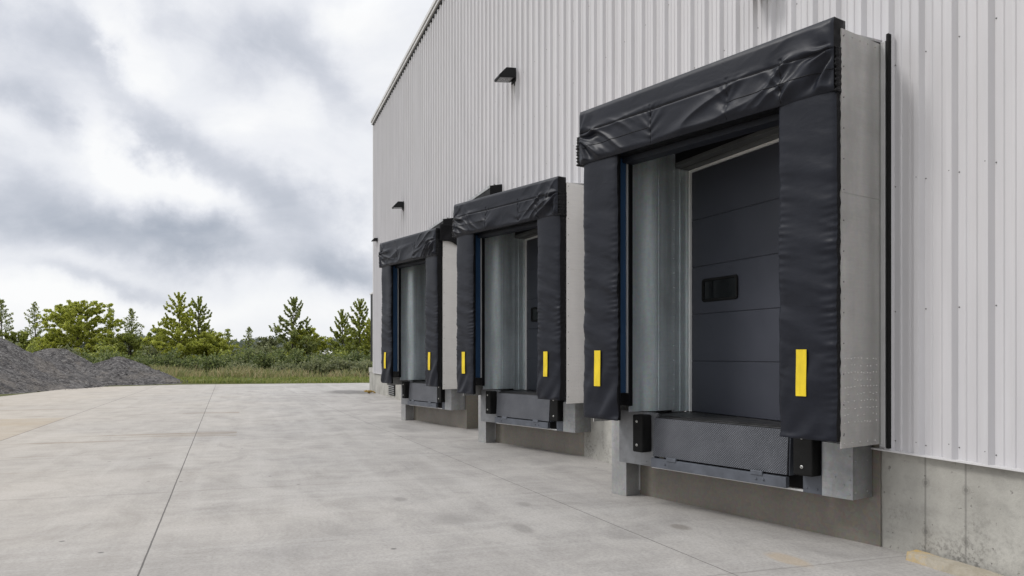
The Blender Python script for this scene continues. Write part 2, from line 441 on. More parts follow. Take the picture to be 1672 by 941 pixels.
k = 0
while True:
    x = .10 - .305 * k if k else .10
    if x < -14: break
    for xx in ([x] if k == 0 else [x, .10 + .305 * k]):
        if xx > 2.2: continue
        for zi, z in enumerate((.90, 1.95, 2.95, 3.95, 4.95, 5.95, 6.95)):
            if z > 4.5 and (k % 2): continue
            jit = random.uniform(-.012, .012)
            mb.stud((xx + .055, -.008, z + jit), (0, -1, 0), .0062, .006)
            if zi in (0, 2): mb.stud((xx, -.046, z + jit + .02), (0, -1, 0), .0065, .006)
    k += 1
o = mb.build('screw_row', M['screw'], wh, fix=False); tag(o, kind='stuff')
# low vent recess and post near the far end
mb = MB()
mb.box(-24.15, -22.9, -.03, .002, .10, .55); mb.build('foundation_vent', M['black'], wh)
mb = MB()
for i in range(6): mb.box(-24.1, -22.95, -.05, -.032, .14 + i * .07, .165 + i * .07)
mb.build('vent_slat', M['galv_post'], wh)

# black edge pads of another dock on the far end wall
fe = empty('corner_seal', (WA.x + WD.x * 28.42, WA.y + WD.y * 28.42, 0), WRZ)
tag(fe, 'narrow black vertical dock seal on the end wall at the far corner of the warehouse', 'dock seal')
mb = MB(); mb.box(-.30, .50, -.03, .30, 1.30, 4.10); mb.build('pad', M['vinyl_blk'], fe, .02)
mb = MB(); mb.box(-.36, .50, -.06, .34, 4.102, 4.17); mb.build('cap_flashing', M['trim'], fe, .006)

# ------------------------------------------------------------------ docks
def nz(x, y, z=0.0):
    return noise.noise(Vector((x, y, z)))

def soft_panel(name, u0, u1, z0, z1, wf, depth, disp, nu, nzc, parent, mats):
    """padded vinyl slab: wrinkled front, side faces blackened as shade, closed back"""
    m = MB(); V = []
    for j in range(nzc + 1):
        for i in range(nu + 1):
            a, b = i / nu, j / nzc
            a_ = .5 - .5 * math.cos(PI * a) if False else a
            u = u0 + (u1 - u0) * a_; z = z0 + (z1 - z0) * b
            e = min(u - u0, u1 - u, z - z0, z1 - z)
            rnd = .010 * math.exp(-e / .010)
            V.append((u, wf - disp(u, z) + rnd, z))
    fs = [(j * (nu + 1) + i, j * (nu + 1) + i + 1, (j + 1) * (nu + 1) + i + 1, (j + 1) * (nu + 1) + i) for j in range(nzc) for i in range(nu)]
    m.add(V, fs, 0, True)
    # border going back to the frame, a little ruffled
    bd = [(i, 0) for i in range(nu)] + [(nu, j) for j in range(nzc)] + [(i, nzc) for i in range(nu, 0, -1)] + [(0, j) for j in range(nzc, 0, -1)]
    rings = []
    for s in range(4):
        t = s / 3
        ring = []
        for (i, j) in bd:
            p = V[j * (nu + 1) + i]
            q = Vector(p); q.y = p[1] + (wf + depth - p[1]) * t
            if 0 < s < 3:
                k = .012 * nz(q.x * 9 + s, q.z * 16, s * 3.1)
                if i in (0, nu) and 0 < j < nzc: q.x += k + (.006 if i == nu else -.006)
                elif j in (0, nzc) and 0 < i < nu: q.z += k
            ring.append(q)
        rings.append(ring)
    nb = len(bd); vs = [q for r_ in rings for q in r_]
    fs = [(s * nb + k, s * nb + (k + 1) % nb, (s + 1) * nb + (k + 1) % nb, (s + 1) * nb + k) for s in range(3) for k in range(nb)]
    fs.append(tuple(3 * nb + k for k in range(nb)))
    m.add(vs, fs, 1, True)  # side faces take a blacker vinyl, their shade put into the colour
    return m.build(name, mats, parent)

def pad_disp(u0, u1, z0, z1, seed, amp=1.0):
    c, hw = (u0 + u1) / 2, (u1 - u0) / 2
    def f(u, z):
        t = (u - c) / hw; at_ = abs(t)
        zz = (z - z0) / (z1 - z0)
        env = .25 + .9 * max(0, math.sin(PI * min(1, max(0, zz * 1.15)))) ** 1.2
        side = 3.7 if t > 0 else 0.0
        ph = 2 * PI * z / .066 + 7.5 * nz(z * 2.3, seed + side) + (2.5 * (1 - at_))
        am = max(0, .45 + .9 * nz(z * 1.7, seed * 1.7 + side, 4.0))
        pucker = .0095 * am * (.45 * math.sin(ph) + 1.5 * nz(u * 2.5, z * 12.5 + 2 * nz(z * 3, seed), seed + side + 6)) * (at_ ** 3.2)
        sl = .7 * (1 if t > 0 else -1) * (at_)
        fold = (.0085 + .006 * at_) * nz(u * 1.9 + seed, (z + sl * .10) * 7.5, seed) + .0055 * at_ * nz(u * 4 + seed, (z + sl * .12) * 17, seed + 9)
        big = .018 * nz(u * 2.2, z * 2.1, seed + 3.3)
        d = 0.0
        if zz < .24:     # the skirt hangs in diagonal folds below the guide stripe
            k = (1 - zz / .24)
            d = .042 * k ** .6 * nz((u - .6 * z) * 6.0, (z + .5 * u) * 1.6, seed + 5)
        bulge = .016 * (1 - at_ ** 4)
        return bulge + amp * sstep(min(z - z0, z1 - z), -.01, .05) * (env * (pucker + fold) + big + d)
    return f

def sstep(x, a, b):
    t = max(0.0, min(1.0, (x - a) / (b - a))); return t * t * (3 - 2 * t)

def hood_disp(W, z0, z1, seed, amp=1.0, seams=True):
    def ridge(u, z, ang, fa, fb, sd):
        c, s = math.cos(R(ang)), math.sin(R(ang))
        p, q = u * c + z * s, -u * s + z * c
        q += .05 * nz(p * 1.6, q * 3, sd + 5)
        v = 1 - abs(nz(p * fa + sd, q * fb, sd)) * 2.1
        return v * abs(v)
    def f(u, z):
        hgt = (z - z0) / (z1 - z0); t = u / W
        e = sstep(min(u + .025, W - .006 - u, z - z0, z1 - z), 0, .05)
        lower = 1 - sstep(hgt, .52, .72)
        up = sstep(hgt, .5, .7)
        d = .008 * nz(u * 1.1 + seed, z * 2.2, seed)
        d += .003 * nz(u * 3 + seed, z * 5, seed + 1)
        wr, wl_ = sstep(t, .62, .88), 1 - sstep(t, .08, .36)
        mid = 1 - max(wr, wl_)
        d += amp * lower * (wr * .030 * ridge(u, z, 34, 1.6, 6.5, seed) + wl_ * .028 * ridge(u, z, -30, 1.8, 6.0, seed + 3))
        d += lower * mid * .026 * ridge(u, z, 12, .7, 3.6, seed + 6)
        d += amp ** 3 * up * (wr * .0045 * ridge(u, z, 38, 1.2, 4.5, seed + 2) + wl_ * .005 * ridge(u, z, -38, 1.2, 4.5, seed + 8))
        # fan of gathers at the two ends
        for cu, cz, sg, A in ((W + .02, z0 + .34, -1, .024), (-.03, z0 + .30, 1, .022)):
            du, dz = (u - cu) * sg, z - cz
            r = math.hypot(du, dz) + 1e-4; th = math.atan2(dz, max(du, 1e-4))
            d += A * math.exp(-((r - .20) / .24) ** 2) * math.sin(9 * th + 3.0 * nz(r * 4, th * 2, seed + cz * 7)) * (.15 + .85 * lower)
        # tucks at the upright seams
        for su in (W * .345, W * .655, W * .84):
            x = abs(u - su)
            if x < .40 and hgt < .66:
                fan = nz(su * 9, (z - z0) / (.05 + .30 * x), seed)
                d += .022 * math.exp(-x / .16) * fan * lower - .010 * math.exp(-(x / .010) ** 2)
        if seams: d -= .009 * math.exp(-((z - (z0 + .33)) / .008) ** 2)
        return d * e + .010 * sstep(min(z - z0, z1 - z), 0, .05)
    return f

def cord(m, disp, path, wf, hw=.0032, up=.0032):
    """a stitched welt that follows the wrinkled cloth"""
    pts = [Vector((u, wf - disp(u, z) - up * .4, z)) for u, z in path]
    m.tube(pts, hw, 5)

def dock(idx, loc, rz, W, wallR, wallL, pw, wbR, lab, seed):
    """local x along the dock face to the near side, y into the building"""
    c0 = empty('dock_shelter', loc, rz)
    tag(c0, lab['shelter'], 'dock shelter', 'black dock shelters along the warehouse wall')
    ZB, ZP, ZT = .915, 3.64, 4.21
    vm = [M['vinyl'], M['vinyl_blk']]
    # ---- side pads with guide stripes
    for (a, b, s) in ((0.0, .52, seed), (W - .53, W - .005, seed + 11)):
        f = pad_disp(a, b, ZB, ZP + .12, s)
        p = soft_panel('side_pad', a, b, ZB, ZP + .10, .012, .058 if a == 0 else .13, f, 34, 330, c0, vm)
        m = MB(); lo, hi = 1.26, 1.635
        uc = (a + b) / 2 + (.0 if a == 0 else -.03); NN = 24
        for k in range(NN):
            za, zb = lo + (hi - lo) * k / NN, lo + (hi - lo) * (k + 1) / NN
            q = [(uc + e * .047, .012 - sum(f(uc, z + dz) for dz in (-.15, -.1, -.05, 0, .05, .1, .15)) / 7 - .010 - (.004 if t else 0), z) for t in (0, 1) for (e, z) in ((-1, za), (1, za), (1, zb), (-1, zb))]
            m.add(q, [(4, 5, 6, 7), (0, 1, 5, 4), (2, 3, 7, 6), (1, 2, 6, 5), (3, 0, 4, 7)], 0, False)
        m.build('guide_stripe', M['yellow'], p, fix=False)
    # ---- hood
    f = hood_disp(W, ZP, ZT, seed, (1.05, 1.5, 1.7)[idx], idx < 2)
    hd = soft_panel('hood', -.025, W - .006, ZP, ZT, -.022, .16, f, 210, 64, c0, vm)
    m = MB()
    lin = lambda u0, z0, u1, z1, n=60: [(u0 + (u1 - u0) * k / n, z0 + (z1 - z0) * k / n) for k in range(n + 1)]
    cord(m, f, lin(-.015, ZP + .335, W, ZP + .33), -.022)
    if idx < 2: m.build('seam', M['vinyl_blk'], hd)
    for su, top in ((W * .345, .33), (W * .655, .335), (W * .84, .33)):
        m = MB(); cord(m, f, lin(su, ZP + .015, su + .004, ZP + top, 30), -.022); m.build('seam', M['vinyl_blk'], hd)
    for (a, b) in ((-.015, W * .345), (W * .655, W)):
        m = MB(); cord(m, f, lin(a, ZP + .165, b, ZP + .165, 40), -.022); m.build('seam', M['vinyl_blk'], hd)
    # ruffled end flaps
    for (ua, ub, za, zb) in ((-.085, -.030, ZP + .0, ZP + .31), (W - .004, W + .011, ZP - .01, ZP + .34)):
        m = MB(); nn = 30; vs = []
        for j in range(nn + 1):
            z = za + (zb - za) * j / nn; rf = .007 * math.sin(j * 1.9 + seed) + .014 * nz(j * .45, seed)
            vs += [(ua + rf * .4, -.012 + rf, z), (ub, -.012 + rf, z), (ub + .003 * math.sin(j * 1.3), .13 if ua < 1 else pw - .004, z), (ua, .13 if ua < 1 else pw - .004, z)]
        fs = [(j * 4 + k, j * 4 + (k + 1) % 4, (j + 1) * 4 + (k + 1) % 4, (j + 1) * 4 + k) for j in range(nn) for k in range(4)]
        fs += [(3, 2, 1, 0), (nn * 4, nn * 4 + 1, nn * 4 + 2, nn * 4 + 3)]
        m.add(vs, fs, 0, True); m.build('end_flap', M['vinyl_blk'], hd)
    # ---- sheet-metal housing
    ZH0, ZH1 = .862, 4.135
    m = MB()
    m.box(W - .004, W + .008, pw, wallR - .03, ZH0, ZH1)
    rows = [(z, False) for z in np.arange(1.06, 1.62, .056)]
    for z, _ in rows:
        for w in np.arange(pw + .05, wallR - .10, .045):
            if random.random() < .72: m.stud((W + .008, w + random.uniform(-.006, .006), z + random.uniform(-.006, .006)), (1, 0, 0), .0052, .004, 6, 1)
    for w in np.arange(pw + .04, wallR - .06, .11): m.stud((W + .008, w, ZH0 + .035), (1, 0, 0), .008, .006); m.stud((W + .008, w, ZH1 - .04), (1, 0, 0), .008, .006)
    for z in np.arange(ZH0 + .1, ZH1, .24):
        for w in (pw + .03, wallR - .07): m.stud((W + .008, w, z), (1, 0, 0), .007, .006, 6, 2)
    m.box(W + .008, W + .0105, pw + .003, wallR - .035, 2.86, 2.885)
    m.build('side_panel', [M['panel_mid' if idx == 0 else 'panel_pale'], M['rivet'], M['screw']], c0)
    m = MB(); m.box(-.006, .006, .16, wallL - .03, ZH0, ZH1); m.build('side_panel', M['galv'], c0)
    m = MB()
    m.hexa([(.01, .16, ZH1 - .02), (W - .01, .16, ZH1 - .02), (W - .01, wallR - .02, ZH1 + .03), (.01, wallL - .02, ZH1 + .03),
            (.01, .16, ZH1 + .0), (W - .01, .16, ZH1 + .0), (W - .01, wallR - .02, ZH1 + .05), (.01, wallL - .02, ZH1 + .05)])
    m.build('top_panel', M['galv'], c0)
    # wall flange and black edge gasket of the near side
    wa = (-.3010, 0)  # slope of the wall in this frame is folded into the positions below
    sl = (wallL - wallR) / W
    def wallw(u): return wallR + (W - u) * sl
    m = MB()
    ua, ub = W + .012, W + .060
    m.hexa([(ua, wallw(ua) - .085, ZH0 - .02), (ub, wallw(ub) - .085, ZH0 - .02), (ub, wallw(ub) - .012, ZH0 - .02), (ua, wallw(ua) - .012, ZH0 - .02),
            (ua, wallw(ua) - .085, ZH1 + .01), (ub, wallw(ub) - .085, ZH1 + .01), (ub, wallw(ub) - .012, ZH1 + .01), (ua, wallw(ua) - .012, ZH1 + .01)])
    m.build('wall_flange', M['alu'], c0, .003)
    m = MB(); ua, ub = W + .064, W + .088
    m.hexa([(ua, wallw(ua) - .075, ZH0 - .03), (ub, wallw(ub) - .075, ZH0 - .03), (ub, wallw(ub) - .012, ZH0 - .03), (ua, wallw(ua) - .012, ZH0 - .03),
            (ua, wallw(ua) - .075, ZH1 + .06), (ub, wallw(ub) - .075, ZH1 + .06), (ub, wallw(ub) - .012, ZH1 + .06), (ua, wallw(ua) - .012, ZH1 + .06)])
    m.build('gasket', M['rubber'], c0)
    # ---- recess lining
    DL = (.43, 1.215); DS = -.236; DR = W - .42
    dw = lambda u: DL[1] + (u - DL[0]) * DS
    m = MB()     # bowed sheet: two panels lapped at an upright seam
    def bow(w): return .068 * sstep(w, .45, .655) - .030 * sstep(w, .70, .95)
    ws_ = [.305 + (.955 - .305) * q / 40 for q in range(41)]
    vs = [(.417 + bow(w), w, z) for z in (.985, 4.10) for w in ws_] + [(.395, w, z) for z in (.985, 4.10) for w in ws_]
    m.add(vs, [(q, q + 1, 41 + q + 1, 41 + q) for q in range(40)], 0, True)
    m.add(vs, [(82 + q, 82 + q + 1, 123 + q + 1, 123 + q) for q in range(40)] + [(0, 41, 123, 82), (40, 81, 163, 122)] + [(q, q + 1, 82 + q + 1, 82 + q) for q in range(40)] + [(41 + q, 41 + q + 1, 123 + q + 1, 123 + q) for q in range(40)], 0, False)
    for z in np.arange(1.05, 3.9, .16):
        m.stud((.417 + bow(.935), .935, z), (1, 0, 0), .007, .005)
    m.box(.4852, .4885, .664, .682, .99, 4.08)
    m.build('lining', M['galv_in'], c0)
    m = MB(); m.box(W - .40, W - .38, .37, dw(DR) + .02, .985, 4.10); m.build('lining', M['galv_in'], c0)
    m = MB(); m.box(.10, .462, .243, .302, 1.05, 4.10); m.build('edge_post', M['vinyl_blk'], c0, .006)
    m = MB(); m.box(.33, .458, .222, .238, 1.19, 4.05); m.build('edge_trim', M['alu'], c0)
    m = MB(); m.box(.33, .450, .085, .219, 1.19, 4.03); m.build('edge_strip', M['blue'], c0, .01)
    m = MB(); m.box(.47, W - .10, .15, .30, 3.59, 4.10)
    m.build('head_lining', M['navy'], c0)
    m = MB(); m.hexa([(.42, .305, 3.80), (W - .40, .305, 3.80), (W - .40, dw(W - .4) - .01, 3.80), (.42, dw(.42) - .01, 3.80),
                      (.42, .305, 3.82), (W - .40, .305, 3.82), (W - .40, dw(W - .4) - .01, 3.82), (.42, dw(.42) - .01, 3.82)])
    m.build('ceiling_panel', M['navy'], c0)
    # ---- door frame + sectional door belong to the warehouse: built in its frame
    def towh(o):
        o.parent = wh
        o.matrix_parent_inverse = Matrix.Identity(4)
        o.matrix_basis = wh_inv @ (Matrix.Translation(loc) @ Matrix.Rotation(rz, 4, 'Z'))
    m = MB()
    m.box(.398, .424, .957, 1.225, .96, 3.66); m.box(.424, .432, .957, .985, .96, 3.66)
    m.box(.424, .430, 1.06, 1.075, .96, 3.655)
    fr = m.build('door_frame', M['galv_in'], None, .002); towh(fr)
    def slab(m, u0, u1, z0, z1, off, th):
        m.hexa([(u0, dw(u0) + off, z0), (u1, dw(u1) + off, z0), (u1, dw(u1) + off + th, z0), (u0, dw(u0) + off + th, z0),
                (u0, dw(u0) + off, z1), (u1, dw(u1) + off, z1), (u1, dw(u1) + off + th, z1), (u0, dw(u0) + off + th, z1)])
    m = MB()
    slab(m, .400, DR + .02, 3.662, 3.675, -.262, .28); slab(m, .434, DR + .02, 3.652, 3.6615, -.15, .012); slab(m, .400, DR + .02, 3.676, 3.70, -.262, .02)
    hdr = m.build('door_header', M['soffit'], None, .002); towh(hdr)
    m = MB(); slab(m, .400, DR + .02, 3.702, 3.797, -.255, .27); hb = m.build('door_head_cover', M['black'], None); towh(hb)
    m = MB(); slab(m, .432, .456, .955, 3.655, -.020, .038); slab(m, .453, DR + .02, 3.635, 3.657, -.012, .03)
    ws = m.build('weather_strip', M['white'], None); towh(ws)
    dr = None
    seams = [.955, 1.52, 2.04, 2.565, 3.09, 3.634]
    m = MB()
    for a, b in zip(seams[:-1], seams[1:]): slab(m, .455, DR + .02, a + .004, b - .004, .012, .05)
    slab(m, .455, DR + .02, .956, 3.632, .022, .02)
    dr = m.build('door', M['door'], None, .004); towh(dr)
    # vision window, rounded black frame
    m = MB(); u0, u1, z0, z1 = .43 + .225 * .973, .43 + .84 * .973, 2.165, 2.42
    def rr(inset, rad, off):
        pts = []
        for cxx, czz, a0 in ((u1 - inset - rad, z1 - inset - rad, 0), (u0 + inset + rad, z1 - inset - rad, 90), (u0 + inset + rad, z0 + inset + rad, 180), (u1 - inset - rad, z0 + inset + rad, 270)):
            for k in range(5):
                an = R(a0 + k * 22.5); uu = cxx + rad * math.cos(an); pts.append((uu, dw(uu) + off, czz + rad * math.sin(an)))
        return pts
    A, B, C, D_ = rr(0, .035, .011), rr(.006, .032, -.006), rr(.026, .022, -.006), rr(.032, .018, .008)
    vs = A + B + C + D_
    m.add(vs, [(r_ * 20 + k, r_ * 20 + (k + 1) % 20, (r_ + 1) * 20 + (k + 1) % 20, (r_ + 1) * 20 + k) for r_ in range(3) for k in range(20)])
    wf = m.build('window_frame', M['rubber'], None)
    wf.parent = dr
    m = MB(); m.add(rr(.031, .018, .0075), [tuple(range(20))]); wp = m.build('window', M['glass'], None); wp.parent = dr
    # ---- supports below
    m = MB()
    m.box(-.22, .02, .63, .86, 0.0, .905); m.box(-.216, .016, .634, .80, .905, 1.02); m.box(.0202, .026, .64, .86, .86, 1.02)
    for (w, z) in ((.69, .97), (.80, .93), (.69, .90)): m.stud((.026, w, z), (1, 0, 0), .014, .012)
    for z in (.06,): 
        m.stud((.02, .67, z), (1, 0, 0), .010, .008); m.stud((.02, .82, z), (1, 0, 0), .010, .008); m.stud((-.02, .63, z + .02), (0, -1, 0), .010, .008)
    m.build('support_post', M['galv_post'], c0, .003)
    m = MB()
    m.box(W - .385, W - .105, .405, wbR - .004, .405, .858)
    for (u, z) in ((W - .13, .45), (W - .13, .57), (W - .13, .76), (W - .18, .52), (W - .26, .58)): m.stud((u, .405, z), (0, -1, 0), .009, .007)
    for (w, z) in ((.45, .46), (.45, .72), (.62, .46), (.62, .72)):
        if w < wbR - .03: m.stud((W - .105, w, z), (1, 0, 0), .009, .007)
    m.build('support_box', M['galv_box'], c0, .003)
    m = MB(); m.box(.028, .62, .515, .535, .40, .975); m.box(.40, .62, .500, .5148, .42, .965)
    m.stud((.46, .5, .45), (0, -1, 0), .008, .006); m.stud((.58, .5, .45), (0, -1, 0), .008, .006)
    m.build('bumper_plate', M['plate_mid'], c0, .002)
    m = MB()
    m.box(W - .60, W - .387, .455, .535, .40, .93)
    m.stud((W - .56, .455, .44), (0, -1, 0), .010, .007); m.stud((W - .46, .455, .44), (0, -1, 0), .010, .007)
    m.build('bumper_plate', M['steel_blue'], c0, .002)
    m = MB(); wl = .845
    m.hexa([(.0, wl, 0), (W - .035, wbR, 0), (W - .035, wbR + .012, 0), (.0, wl + .012, 0),
            (.0, wl, .855), (W - .035, wbR, .855), (W - .035, wbR + .012, .855), (.0, wl + .012, .855)])
    m.hexa([(.0, wl + .014, 0), (.012, wl + .014, 0), (.012, wallw(0) - .05, 0), (.0, wallw(0) - .05, 0),
            (.0, wl + .014, .9), (.012, wl + .014, .9), (.012, wallw(0) - .05, .9), (.0, wallw(0) - .05, .9)])
    if wallR - wbR > .1:
        u = W - .035
        m.hexa([(u - .012, wbR + .014, 0), (u, wbR + .014, 0), (u, wallw(u) - .05, 0), (u - .012, wallw(u) - .05, 0),
                (u - .012, wbR + .014, .84), (u, wbR + .014, .84), (u, wallw(u) - .05, .84), (u - .012, wallw(u) - .05, .84)])
    m.build('base_plate', M['plate'], c0)
    m = MB(); m.box(.0, .03, .835, .842, .05, .60); m.build('edge_shim', M['alu'], c0)
    if lab.get('flap'):      # slack black curtain sagging over the top of the side panel
        m = MB(); n_ = 26; vs = []
        for j in range(9):
            for i in range(n_ + 1):
                t = i / n_; w = .05 + t * (wallR - .15)
                zb = 3.86 + .16 * abs(t - .45) ** 1.0 + .04 * math.sin(t * 9)
                z = 4.30 + (zb - 4.30) * j / 8
                vs.append((W + .02 + .05 * (j / 8) + .02 * math.sin(t * 16 + j * .6), w, z))
        m.add(vs, [(j * (n_ + 1) + i, j * (n_ + 1) + i + 1, (j + 1) * (n_ + 1) + i + 1, (j + 1) * (n_ + 1) + i) for j in range(8) for i in range(n_)], 0, True)
        fl = m.build('rain_flap', M['vinyl_blk'], c0)
        sd = fl.modifiers.new('thick', 'SOLIDIFY'); sd.thickness = .008
    # ---- leveler
    lv = empty('dock_leveler', Vector(loc) + Matrix.Rotation(rz, 3, 'Z') @ Vector((W / 2, .7, 0)), rz)
    tag(lv, lab['leveler'], 'dock leveler', 'dock levelers with tread plate lips')
    ox, oy = W / 2, .7
    L0, L1 = .655 - ox, W - .725 - ox
    m = MB()
    m.hexa([(L0, .400 - oy, .535), (L1, .400 - oy, .535), (L1, .425 - oy, .535), (L0, .425 - oy, .535),
            (L0, .425 - oy, .930), (L1, .425 - oy, .930), (L1, .45 - oy, .930), (L0, .45 - oy, .930)])
    m.build('lip', M['tread'], lv, .003)
    m = MB(); m.box(L0 + .004, L1 + .012, .370 - oy, .42 - oy, .425, .520)
    m.hexa([(L0 - .012, .425 - oy, .43), (L0 - .002, .425 - oy, .43), (L0 - .002, .50 - oy, .43), (L0 - .012, .50 - oy, .43),
            (L0 - .012, .44 - oy, .93), (L0 - .002, .44 - oy, .93), (L0 - .002, .50 - oy, .93), (L0 - .012, .50 - oy, .93)])
    m.hexa([(L1 + .002, .425 - oy, .53), (L1 + .012, .425 - oy, .53), (L1 + .012, .50 - oy, .53), (L1 + .002, .50 - oy, .53),
            (L1 + .002, .44 - oy, .93), (L1 + .012, .44 - oy, .93), (L1 + .012, .50 - oy, .93), (L1 + .002, .50 - oy, .93)])
    for u in (L0 + .2, L1 - .3, L1 - .22): m.stud((u, .365 - oy, .47), (0, -1, 0), .012, .008)
    m.build('toe_bar', M['steel_blue'], lv, .002)
    for u in (L0 + .22, L1 - .36):
        m = MB(); m.box(u, u + .13, .362 - oy, .385 - oy, .505, .545); m.build('hinge_lug', M['steel_blue'], lv, .004)
    m = MB()
    m.box(.425 - ox, W - .405 - ox, .54 - oy, .68 - oy, .90, .952)
    m.hexa([(.425 - ox, .681 - oy, .90), (W - .405 - ox, .681 - oy, .90), (W - .405 - ox, max(.70, dw(W - .4) - .0) - oy, .90), (.425 - ox, 1.24 - oy, .90),
            (.425 - ox, .681 - oy, .953), (W - .405 - ox, .681 - oy, .953), (W - .405 - ox, max(.70, dw(W - .4)) - oy, .953), (.425 - ox, 1.24 - oy, .953)])
    m.build('deck', M['deck'], lv)
    m = MB(); m.box(L0 - .03, L1 + .10, .475 - oy, .536 - oy, .905, .94); m.build('hinge_bar', M['deck'], lv, .004)
    m = MB(); m.box(.621 - ox, W - .601 - ox, .60 - oy, .79 - oy, .40, .895); m.build('pit_shade_block', M['black'], lv)  # black block behind the lip, stands in for shade in the cavity
    m = MB(); m.box(.58 - ox, W - .56 - ox, .46 - oy, .498 - oy, .402, .418); m.build('sill_angle', M['alu'], lv)
    # ---- bumpers
    for (ua, ub, key) in ((.40, .545, 'bump_l'), (W - .615, W - .425, 'bump_r')):
        P = Vector(loc) + Matrix.Rotation(rz, 3, 'Z') @ Vector(((ua + ub) / 2, .43 if key == 'bump_l' else .405, 0))
        bp = empty('dock_bumper', P, rz); hw = (ub - ua) / 2
        tag(bp, lab[key], 'dock bumper', 'black rubber dock bumpers')
        m = MB(); m.box(-hw, hw, -.075, .068, .56, .955); m.build('block', M['rubber'], bp, .014)
        for z in (.635, .885):
            m = MB(); m.stud((-.01, -.075, z), (0, -1, 0), .015, .003, 10); m.stud((-.01, -.077, z), (0, -1, 0), .009, .010, 8)
            m.build('bolt', M['bolt'], bp)

bpy.context.view_layer.update()
wh_inv = (Matrix.Translation((WA.x, WA.y, 0)) @ Matrix.Rotation(WRZ, 4, 'Z')).inverted()
def rzof(ux, uy): return math.atan2(uy, ux)
dock(0, (.7605, 8.5972, 0), rzof(.58334, -.81223), 2.996, .700, 1.635, .06, .698,
     dict(shelter='largest black dock shelter in the foreground with a wrinkled hood and slate door inside',
          leveler='large grey tread plate dock leveler of the nearest loading bay',
          bump_l='black rubber bumper beside the post at the left of the nearest tread plate lip',
          bump_r='black rubber bumper under the right pad of the nearest dock shelter'), 2.3)
dock(1, (-.9857, 13.9286, 0), rzof(.5997, -.80023), 2.798, .684, 1.62, .14, .80,
     dict(shelter='black dock shelter in the middle between the largest one and the farthest one',
          leveler='grey tread plate dock leveler of the middle loading bay',
          bump_l='black rubber bumper at the left of the middle tread plate lip',
          bump_r='black rubber bumper under the right pad of the middle dock shelter'), 7.9)
dock(2, (-3.0974, 18.8158, 0), rzof(.55279, -.83332), 2.779, 1.318, 2.07, .14, .745,
     dict(shelter='smallest and farthest black dock shelter nearest the gravel and trees', flap=True,
          leveler='small grey dock leveler of the farthest loading bay',
          bump_l='black rubber bumper at the left of the farthest leveler lip',
          bump_r='black rubber bumper under the right pad of the farthest dock shelter'), 13.1)

# ------------------------------------------------------------------ wall lamps and canopies
def onwall(s, off, z):
    p = WA + WD * s + WN * off
    return (p.x, p.y, z)
def lamp(s, z, label, k=1.0):
    e = empty('wall_lamp', onwall(s, .042, z), WRZ); e.scale = (k, k, k); tag(e, label, 'wall lamp', 'black wall lamps')
    m = MB(); m.box(-.15, .15, -.035, .0, -.16, .16); m.build('back_plate', M['lamp'], e, .006)
    m = MB(); m.prism([(-.036, .14), (-.27, .13), (-.46, -.07), (-.45, -.12), (-.036, -.09)], 'x', -.21, .21)
    m.build('housing', M['lamp'], e, .010)
    m = MB(); m.hexa([(-.18, -.42, -.128), (.18, -.42, -.128), (.18, -.10, -.105), (-.18, -.10, -.105),
                      (-.18, -.42, -.100), (.18, -.42, -.100), (.18, -.10, -.085), (-.18, -.10, -.085)])
    m.build('lens', M['lens'], e)
    m = MB(); m.tube([(.05, -.02, -.16), (.05, -.02, -.24)], .014, 8); m.build('conduit', M['lamp'], e)
lamp(9.45, 7.02, 'black wedge shaped wall lamp high on the ribbed wall above the middle and largest docks', .8)
lamp(21.1, 6.55, 'small black wall lamp on the ribbed wall above and left of the farthest dock hood', .8)
lamp(26.75, 6.17, 'tiny black wall lamp beside the far corner of the warehouse', .5)
lamp(1.50, 5.36, 'black wall lamp cut off by the top of the picture above the largest hood', .8)

def canopy(s0, s1, z, d, label):
    e = empty('canopy', onwall(s0, .042, 0), WRZ); tag(e, label, 'canopy', 'black rain canopies on the wall')
    Lc = s1 - s0
    m = MB(); m.prism([(0, z), (-d, z - .05), (-d, z - .42), (-d + .03, z - .42), (-d + .03, z - .09), (0, z - .05)], 'x', -Lc, 0); m.build('sheet', M['black'], e, .004)
    m = MB(); m.prism([(0, z - .01), (-d + .002, z - .055), (-d + .002, z - .42), (0, z - .42)], 'x', .001, .012); m.build('end_plate', M['black'], e)
    m = MB(); m.box(-Lc, .012, -d - .012, -d - .002, z - .10, z - .045); m.build('edge_trim', M['galv_post'], e)
    for k in range(int(Lc / .28)):
        m = MB(); m.stud((-.1 - k * .28, -d * .5, z - .027), (0, -.2, 1), .03, .035); m.build('fixing', M['screw'], e)
canopy(10.25, 13.3, 5.08, .26, 'black rain canopy on the wall peeping out above the middle dock hood')
canopy(14.18, 17.2, 5.03, .30, 'black rain canopy on the wall seen between the farthest and the middle hoods')

# ------------------------------------------------------------------ kerb at the right
e = empty('kerb', onwall(-.40, .02, 0), WRZ); tag(e, 'low concrete kerb with worn yellow paint against the base of the wall at bottom right', 'kerb')
t = NT('worn yellow painted kerb')
nn = t.noise(t.coord((3, 3, 3)), 2, 6, .7); sx = t.new('ShaderNodeSeparateXYZ'); tc = t.new('ShaderNodeTexCoord'); t.link(tc.outputs['Object'], sx.inputs[0])
cc = t.ramp(t.noise(t.coord(), 9, 6, .7), [(.3, (.30, .265, .20)), (.7, (.44, .40, .33))])
fade = t.math('MULTIPLY', t.ramp(t.math('ADD', t.math('MULTIPLY', sx.outputs['X'], .55), t.math('MULTIPLY', nn, .9)), [(.40, 1), (.62, 0)]), .8)
M['kerb'] = t.done(t.mix(fade, cc, (.52, .33, .07)), .85, 0, t.bump(t.noise(t.coord(), 30, 5), .5, .01))
mb = MB()
NK = 40; vs = []
